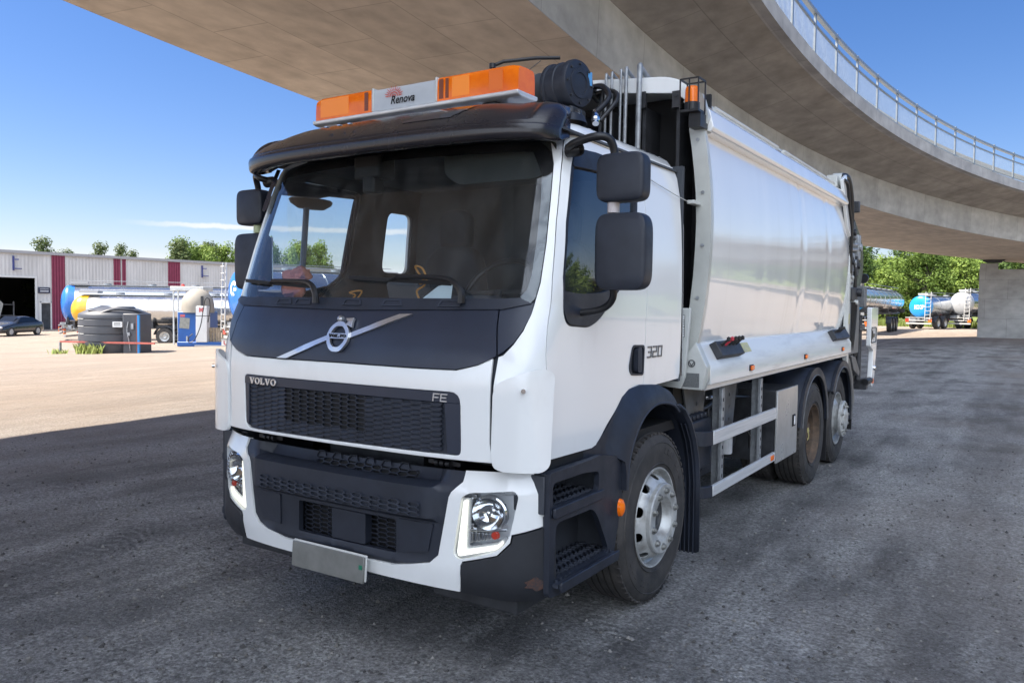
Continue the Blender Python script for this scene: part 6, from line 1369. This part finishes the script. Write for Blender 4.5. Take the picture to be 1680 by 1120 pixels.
    mb = MB(); mb.box((.2, .5, h-r-.25), (.4, .5, .3)); mb.tube([(.0, -.3, h-r-.1), (.2, -.5, h-r-.3), (.5, -.2, h-r-.25)], .05, 8); mb.cyl((.1, .1, h-r-.2), (.4, .1, h-r-.2), .12, 12); mb.box((.15, -.65, h-r-.15), (.2, .2, .2)); mb.build('valve_gear', GALV, t)
    if ladder:
        mb = MB(); yl = ladder
        for dy in (-.22, .22): mb.bar((-.12, yl+dy, .8), (-.02, yl+dy, h+r+.35), .05)
        k = 0
        while .9+.33*k < h+r+.2: mb.bar((-.11, yl-.22, .9+.33*k), (-.11, yl+.22, .9+.33*k), .045); k += 1
        mb.build('ladder', mat('bumper_white', (.42, .42, .41), .5), t)
    return t
HV = .5758
trailer('silver tank trailer with a blue rounded end, behind the yellow ended one', -49.6, 24.6, -.92, 1.45, 1.16, 12, PI/2-HV-.42, 1, 'G', None, (7.5, 8.8), headlen=.5)
trailer('silver tank trailer with a yellow rounded end behind the dark plastic tank', -44.2, 22.4, -.88, 1.12, .86, 9.4, PI/2-HV-.12, 2, None, None, (5.5, 6.7), headlen=.75)
trailer('large silver tank trailer with a blue lettered end and white ladder beside the fuel pump', -28.75, 21.65, -.47, 2.03, 1.20, 9, PI/2-HV-.72, 1, 'G', .95, (6.0, 7.3), headlen=.32)
trailer('silver tank trailer with a light blue end mostly hidden behind the truck tail', -6.95, 52.6, 0, 2.32, .80, 19, -.005, 4, None, None, (9.5, 10.9, 12.3), headlen=.35)
trailer('silver tank trailer with a bright blue lettered end and ladder near the pier', -5.34, 73.7, 0, 1.90, .92, 8, .30, 4, 'KKP', -.76, (1.2, 2.6, 5.8), headlen=.25)
trailer('all silver tank trailer nearest the concrete pier', -2.6, 77.3, 0, 2.25, .96, 8, .42, 3, None, -.74, (2.0, 3.4), headlen=.3)

# ------------------------------------------------------------------ dark plastic storage tank
PT = mat('plastic_tank_grey', (.065, .070, .082), .5, var=.15, vscale=2)
tk = thing('storage_tank', 'dark grey ribbed plastic storage tank with a domed lid and a dispenser cabinet', 'storage tank', (-29.95, 16.52, -.50), HV)
prof = [(0, 0), (1.36, 0), (1.40, .05), (1.40, .48), (1.36, .50), (1.40, .52)]
for z_ in (.82, 1.14, 1.44): prof += [(1.40, z_-.04), (1.37, z_-.02), (1.37, z_+.01), (1.40, z_+.03)]
prof += [(1.40, 1.58), (1.36, 1.66), (.95, 1.86), (.4, 1.93), (0, 1.95)]
mb = MB(); mb.lathe([p for p in prof], (0, 0, 0), 'z', 64); bo = mb.build('shell', PT, tk, smooth=40)
mb = MB(); mb.box((-.35, -.55, 1.82), (.42, 1.1, .16), (.18, .1, 0)); mb.lathe([(.55, 0), (.55, .10), (.48, .16), (0, .17)], (.35, -.1, 1.80), 'z', 28); mb.tube([(.0, -1.25, 1.66), (.5, -1.1, 1.84), (1.1, -.7, 1.80), (1.36, -.1, 1.62)], .06, 8, smooth=5); mb.build('lid', PT, bo, bevel=.03)
mb = MB(); mb.b2((.95, -1.32, 0), (1.62, -.1, 1.68)); cb = mb.build('cabinet', PT, tk, bevel=.05)
mb = MB(); mb.b2((1.60, -1.40, .0), (1.68, -1.30, 1.62)); mb.build('blue_edge', mat('edge_blue', (.02, .25, .60), .4), cb); mb = MB(); mb.b2((1.54, -1.36, .1), (1.60, -1.32, 1.6)); mb.build('red_strip', mat('strip_brown', (.25, .07, .04), .5), cb)
mb = MB(); mb.b2((.60, -1.42, 1.12), (.98, -1.33, 1.34)); mb.build('notice', mat('sign_white', (.72, .73, .72), .5), cb); mb = MB()
for z_ in (1.18, 1.23, 1.28): mb.b2((.65, -1.424, z_), (.93, -1.42, z_+.02))
mb.build('notice_lines', BLACK, cb)
mb = MB(); mb.tube([(1.22, -1.36, 1.35), (1.18, -1.4, 1.0), (1.25, -1.4, .6), (1.3, -1.38, .15)], .02, 6, smooth=5); mb.b2((1.2, -1.42, .78), (1.3, -1.34, .90)); mb.b2((1.34, -1.4, 1.05), (1.44, -1.33, 1.28)); mb.build('nozzle_hose', GALV, cb)
for k in range(3): mb = MB(); mb.tube([(1.402*math.cos(a), 1.402*math.sin(a), .82+.31*k) for a in [math.radians(195+5*j) for j in range(10)]], .012, 5); mb.build('pale_line', PAINTD, bo)

# low red barrier rail in front of the tank
rr = thing('barrier_rail', 'low faded red rail on short posts in front of the dark tank', 'rail', (-29.3, 15.35, -.42), 0)
P = [(-1.6, -.65), (-.05, .0), (1.6, .80), (2.3, 1.1)]
mb = MB()
for a, b in zip(P, P[1:]): mb.bar((*a, .40), (*b, .40), .06, .07)
mb.build('rail', mat('faded_red', (.50, .13, .10), .6, var=.3), rr)
for a in (P[0], P[1]): mb = MB(); mb.bar((a[0], a[1], -.05), (a[0], a[1], .38), .08); mb.build('post', GALV, rr)

# weeds by the rail
def weeds(x, y, w_, h_, n, seed, label):
    rs = random.Random(seed); mb = MB()
    for k in range(n):
        px, py = rs.gauss(0, w_*.35), rs.gauss(0, .15); a = rs.uniform(0, 6.28); ln = rs.uniform(.4, 1)*h_; bx_, by_ = math.cos(a)*ln*.45, math.sin(a)*ln*.45; wd = .02+.02*rs.random()
        mb.add([(px-wd, py, 0), (px+wd, py, 0), (px+bx_*.5+wd*1.5, py+by_*.5, ln*.7), (px+bx_, py+by_, ln), (px+bx_*.5-wd, py+by_*.5, ln*.7)], [(0, 1, 2, 3, 4)])
    mb.v = [(a+x, b+y, c+gz(x)-.02) for a, b, c in mb.v]
    o = mb.build('weeds', mat('weed_green', (.16, .22, .04), .7, var=.4, vscale=6, col2=(.28, .30, .08)), smooth=0, fix=False); tag(o, label, 'weeds', kind='stuff')
weeds(-29.6, 15.1, .9, .50, 170, 1, 'tuft of green weeds below the middle post of the red rail'); weeds(-30.9, 14.6, .4, .25, 60, 2, 'small tuft of weeds at the left end of the red rail')

# ------------------------------------------------------------------ fuel stand
fs = thing('fuel_tank_stand', 'beige domed fuel tank on a blue bunded base', 'fuel tank', (-32.75, 22.55, -.57), HV)
mb = MB(); mb.b2((-.74, -.6, .22), (.74, .9, 1.74)); mb.b2((-.72, -.75, 0), (1.75, .9, .24)); mb.build('base', mat('base_blue', (.012, .09, .33), .45, var=.15), fs, bevel=.04)
mb = MB(); mb.lathe([(.80, 0)]+[(.80*math.cos(a), .30+.92*math.sin(a)) for a in [k*PI/2/9 for k in range(10)]], (.05, 0, 1.70), 'z', 40); mb.build('tank', mat('tank_beige', (.30, .27, .225), .7, var=.1), fs, smooth=60)
mb = MB(); mb.b2((-.60, -.612, 1.48), (-.36, -.60, 1.60)); mb.build('badge', mat('badge_red', (.5, .1, .1), .5), fs); mb = MB(); mb.box((-.38, -.612, 1.17), (.50, .012, .54), (0, .08, 0)); mb.build('notice_board', mat('board_grey', (.28, .28, .25), .6, var=.3, vscale=8), fs)
pu = thing('fuel_pump', 'white fuel pump with a looping hose on the blue plinth', 'fuel pump', (-32.0, 22.35, -.34), HV)
mb = MB(); mb.b2((-.28, -.20, 0), (.28, .25, 1.80)); pb = mb.build('cabinet', mat('pump_white', (.66, .66, .65), .4), pu, bevel=.02)
mb = MB(); mb.b2((-.285, -.205, 1.30), (.285, .255, 1.33)); mb.build('trim', BLACK, pb); mb = MB(); mb.text('M', .26, lambda a, b: Vector((.0+a, -.212, 1.60+b)), off=.02); mb.build('mark', mat('badge_red', (.5, .1, .1), .5), pb, smooth=0)
mb = MB(); mb.tube([(.30, -.1, 1.0), (.42, -.15, 1.7), (.40, -.2, 2.15), (.25, -.3, 2.15), (.16, -.35, 1.6), (.05, -.45, .8), (-.2, -.55, .15), (-.45, -.6, .0), (-.5, -.5, .25), (-.35, -.4, .42)], .022, 6, smooth=6); mb.build('hose', HOSE, pu)
mb = MB(); mb.b2((-.06, -.1, 1.80), (.04, .0, 2.30)); mb.build('bracket', STEELD, pu)
ks = thing('steel_kiosk', 'narrow grey and white metal shelter behind the beige fuel tank', 'shelter', (-35.7, 24.3, -.7), HV)
mb = MB()
for x in (-.7, -.45, .7): mb.bar((x, -.6, 0), (x, -.6, 3.0), .07)
mb.bar((.7, .6, 0), (.7, .6, 3.0), .07); mb.build('posts', PAINTD, ks); mb = MB(); mb.b2((-.5, .55, 0), (.7, .6, 2.9)); mb.build('back_panel', mat('panel_bluegrey', (.30, .36, .44), .5), ks); mb = MB(); mb.b2((-.85, -.7, 2.95), (.95, .75, 3.18)); mb.build('roof', PAINTD, ks, bevel=.03)
wl_ = thing('round_beacon', 'small red lamp on top of the grey metal shelter', 'lamp', (-36.1, 24.1, 2.48)); mb = MB(); mb.lathe([(.10, 0), (.10, .08), (.06, .14), (0, .15)], (0, 0, 0), 'z', 12); mb.build('lens', REDLENS, wl_)
for k, dx in enumerate((0, .62)):
    pl = thing('timber_pallet', ('weathered upright pallet next to the white fuel pump', 'weathered upright pallet next to the blue ended trailer')[k], 'pallet', (-31.55+dx*.84, 22.75+dx*.55, -.56), HV)
    mb = MB()
    for j in range(4): mb.b2((-.28+j*.15, -.05, 0), (-.16+j*.15, 0, .95))
    mb.b2((-.30, 0, .1), (.30, .08, .2)); mb.b2((-.30, 0, .7), (.30, .08, .8)); mb.build('boards', mat('pallet_wood', (.34, .27, .19), .8, var=.4, vscale=6), pl)
bs = thing('banner_rail', 'white rail with red lettering beside the fuel stand', 'sign', (-30.15, 22.5, -.60), HV)
mb = MB(); mb.b2((-1.7, -.03, .10), (1.6, .03, .15)); mb.b2((-.4, -.03, .42), (1.6, .03, .47)); mb.bar((-2.4, .8, -.1), (-2.4, .8, .55), .06); mb.bar((1.5, 0, -.1), (1.5, 0, .45), .05); br_ = mb.build('rails', mat('bumper_white', (.42, .42, .41), .5), bs)
mb = MB(); mb.b2((-.38, -.01, .15), (1.45, .01, .42)); mb.build('board', mat('sign_white', (.72, .73, .72), .5), bs); mb = MB(); mb.text('UTGÅNG', .28, lambda a, b: Vector((.40+a*1.15, -.014, .27+b)), off=.012); mb.build('lettering', mat('badge_red', (.5, .1, .1), .5), bs, smooth=0)

# ------------------------------------------------------------------ trees
def leafmat(name, c1, c2):
    if name in MATS: return MATS[name]
    m = bpy.data.materials.new(name); m.use_nodes = True; MATS[name] = m; nt = m.node_tree; N = nt.nodes; L = nt.links; b = N['Principled BSDF']
    oi = N.new('ShaderNodeNewGeometry'); mx = N.new('ShaderNodeMix'); mx.data_type = 'RGBA'; L.new(oi.outputs['Random Per Island'], mx.inputs[0]); mx.inputs[6].default_value = (*c1, 1); mx.inputs[7].default_value = (*c2, 1)
    L.new(mx.outputs[2], b.inputs['Base Color']); b.inputs['Roughness'].default_value = .6; b.inputs['Specular IOR Level'].default_value = .25
    tr = N.new('ShaderNodeBsdfTranslucent'); L.new(mx.outputs[2], tr.inputs[0]); ms = N.new('ShaderNodeMixShader'); ms.inputs[0].default_value = .30; L.new(b.outputs[0], ms.inputs[1]); L.new(tr.outputs[0], ms.inputs[2]); L.new(ms.outputs[0], N['Material Output'].inputs[0])
    return m
LEAF = [leafmat('leaf_light', (.22, .30, .060), (.12, .19, .035)), leafmat('leaf_mid', (.14, .21, .042), (.085, .14, .025)), leafmat('leaf_dark', (.085, .14, .032), (.045, .08, .018)), leafmat('leaf_birch', (.12, .15, .055), (.07, .10, .035))]
BARK = mat('bark', (.10, .085, .07), .9, var=.5, vscale=8)
def make_tree(kind, h, w_, seed, nclump, nleaf, leaf, shape='round', sparse=1.0):
    rs = random.Random(seed); root = thing('tree', '', 'tree')
    mb = MB(); mb.tube([(0, 0, -.5), (.1, 0, h*.3), (.0, .1, h*.62), (.05, .05, h*.9)], [w_*.045+.06, .03], 8, smooth=4)
    cl = []
    for k in range(nclump):
        t = rs.random()**.8; zc = h*(.22+.74*t)
        if shape == 'cone': rad = w_*.5*(1.05-t)*.95+.2
        else: rad = w_*.5*math.sqrt(max(.05, 1-(abs(t-.42)/.62)**2))
        a = rs.uniform(0, 2*PI); rr = rad*math.sqrt(rs.random())*.95; c = Vector((math.cos(a)*rr, math.sin(a)*rr, zc)); cl.append((c, rs.uniform(.5, 1.0)*w_*.17))
        if k % 3 == 0: mb.tube([(0, 0, max(h*.18, zc-h*.22)), tuple(c*.5+Vector((0, 0, zc*.45))), tuple(c)], [w_*.014+.02, .015], 5)
    mb.build('trunk', BARK, root)
    lf = MB()
    for c, r in cl:
        for j in range(nleaf):
            d = Vector((rs.gauss(0, 1), rs.gauss(0, 1), rs.gauss(0, .8))); d.normalize(); p = c+d*r*(rs.random()**.45)*1.15
            n = (d+Vector((rs.uniform(-.8, .8), rs.uniform(-.8, .8), rs.uniform(-.2, 1.2)))).normalized(); x = n.orthogonal().normalized(); y = n.cross(x); s = leaf*rs.uniform(.6, 1.3)
            a = rs.uniform(0, PI); X = x*math.cos(a)+y*math.sin(a); Y = n.cross(X)
            lf.add([p-X*s, p-Y*s*.6+X*s*.1, p+X*s, p+Y*s*.6+X*s*.1], [(0, 1, 2, 3)])
    lf.build('crown', LEAF[kind], root, smooth=0, fix=False)
    return root
protoA = make_tree(0, 9, 7, 11, 70, 110, .17); protoB = make_tree(1, 10, 7, 12, 75, 110, .17); protoC = make_tree(2, 10, 6, 13, 60, 100, .18); protoD = make_tree(3, 7.5, 3.6, 14, 34, 90, .12, 'cone')
used = set()
def put(proto, x, y, z_, sc, rz, label, group):
    if proto.name not in used: o = proto; used.add(proto.name)
    else: o = copy_tree(proto)
    o.location = (x, y, z_); o.rotation_euler = (0, 0, rz); o.scale = (sc[0], sc[0], sc[1]) if isinstance(sc, tuple) else (sc, sc, sc)
    o['label'] = label; o['category'] = 'tree'; o['group'] = group; o.name = 'tree'
rs = random.Random(5)
GRP = 'trees of the wooded slope beyond the yard'
# front row of the wood on the right, then rows up the slope
row = [(-19, 92, 0, 1.1, 1), (-14.5, 94, 0, 1.08, 2), (-10.5, 92, 0, .75, 0), (-7, 95, 0, .95, 1), (-3.4, 96, 0, .92, 0), (.2, 99, 0, .90, 2), (3.6, 101, 0, .95, 0), (7.5, 101, 0, 1.0, 1), (12, 100, 0, 1, 0), (17, 98, 0, 1, 2), (22, 95, 0, 1, 1)]
ORD = ['first', 'second', 'third', 'fourth', 'fifth', 'sixth', 'seventh', 'eighth', 'ninth', 'tenth', 'eleventh', 'twelfth', 'thirteenth', 'fourteenth', 'fifteenth', 'sixteenth', 'seventeenth', 'eighteenth', 'nineteenth', 'twentieth']
ORD += ['twenty '+q for q in ORD[:9]]+['thirtieth']+['thirty '+q for q in ORD[:9]]
side = ['leftmost visible of the front row', 'dark, second in the front row', 'small pale, in front of the dark ones', 'bushy, above the blue lettered trailer', 'pale green, above the silver trailers', 'dark, left of the concrete pier', 'pale, showing right above the pier', 'behind the pier', 'outermost right of the pier', 'dark, far right', 'far right edge']
for i, (x, y, z_, s, k) in enumerate(row):
    put((protoA, protoB, protoC)[k], x, y, z_-.4, (s, s*.92), rs.uniform(0, 6), 'broadleaf tree '+side[i], GRP)
for i in range(34):
    x = -40+i*2.6+rs.uniform(-1, 1); y = 108+rs.uniform(0, 12)+(i % 3)*7; k = i % 3
    put((protoB, protoA, protoC)[k], x, y, .3+(y-100)*.05, (rs.uniform(.9, 1.2), rs.uniform(.75, .95)), rs.uniform(0, 6), ('mid green', 'light green', 'dark green')[k]+' tree on the wooded slope, '+ORD[i]+' from its left end', GRP)
# trees over the warehouse roof
G2 = 'trees behind the warehouse'
for (x, y, zt, w_, lb_) in ((-85, 41.3, 8.3, 1.15, 'spiky birch tree, leftmost above the warehouse roof'), (-86, 44.4, 7.2, 1.0, 'low rounded tree above the red panel of the warehouse'), (-85, 47.6, 8.2, 1.0, 'narrow windblown tree, third from left above the roof'), (-85, 50.0, 8.2, .85, 'narrow tree, fourth from left above the roof'), (-85, 51.4, 7.5, .8, 'short narrow tree beside the blue roof cabin'), (-85, 56, 6.8, .8, 'small tree just right of the roof cabin')):
    h = zt+1.5; put(protoD, x, y, -1.2, (w_*1.2, h/7.9), rs.uniform(0, 6), lb_, G2)
for i in range(11):
    put((protoA, protoB)[i % 2] if i % 3 else protoD, -85-rs.uniform(0, 6), 58+i*2.3, -1.2, ((.80, 1.05+.02*i) if i % 3 else (1.7, 1.36+.02*i)), rs.uniform(0, 6), ('airy' if i % 3 == 0 else 'leafy')+' tree above the right half of the warehouse roof, '+ORD[i]+' from left', G2)
# low wood seen through the cab windows, and the wooded ridge on the driver side that the paint reflects
G3 = 'trees on the far horizon'
for i in range(16):
    put((protoA, protoB, protoC)[i % 3], -78+i*4.6, 95+i*1.6+rs.uniform(-3, 3), -1, (1.0, rs.uniform(.55, .75)), rs.uniform(0, 6), 'low tree in the distant row beyond the cab windows, '+ORD[i]+' from the left', G3)
G4 = 'trees along the driver side of the yard'
for i in range(26):
    put((protoA, protoB, protoC)[i % 3], 42+rs.uniform(0, 10), -60+i*5.6, 0, (1.2, rs.uniform(.8, 1.1)), rs.uniform(0, 6), 'broadleaf tree on the driver side yard edge, '+ORD[i]+' from the near end', G4)
for m_, (cx_, cy_, sx_, sy_, h_) in enumerate(((95, 20, 45, 130, 17), (20, 190, 120, 60, 12))):
    mb = MB(); rows = []
    for j in range(25):
        row = []
        for i in range(25):
            u, v = i/12-1, j/12-1; q = max(0, 1-u*u)*max(0, 1-v*v); row.append((cx_+u*sx_, cy_+v*sy_, -.5+h_*q**.7*(1+.25*noise.noise(Vector((u*3, v*3, m_))))))
        rows.append(row)
    mb.grid(rows); o = mb.build('hill', mat('hill_green', (.07, .11, .03), .9, var=.6, vscale=.25, col2=(.13, .17, .05)), smooth=80); tag(o, 'low wooded hill beyond the yard', 'hill', kind='structure')
# grass verge under the wood
rs2 = random.Random(9); mb = MB()
for k in range(5000):
    x = rs2.uniform(-24, 12); y = rs2.uniform(82, 92); a = rs2.uniform(0, 6.28); h_ = rs2.uniform(.3, .8); wd = .06
    mb.add([(x-wd, y, 0), (x+wd, y, 0), (x+math.cos(a)*.2, y+math.sin(a)*.2, h_)], [(0, 1, 2)])
o = mb.build('grass', leafmat('verge_grass', (.22, .26, .06), (.13, .18, .04)), smooth=0, fix=False); tag(o, 'tall rough grass along the foot of the wood', 'grass', kind='stuff')
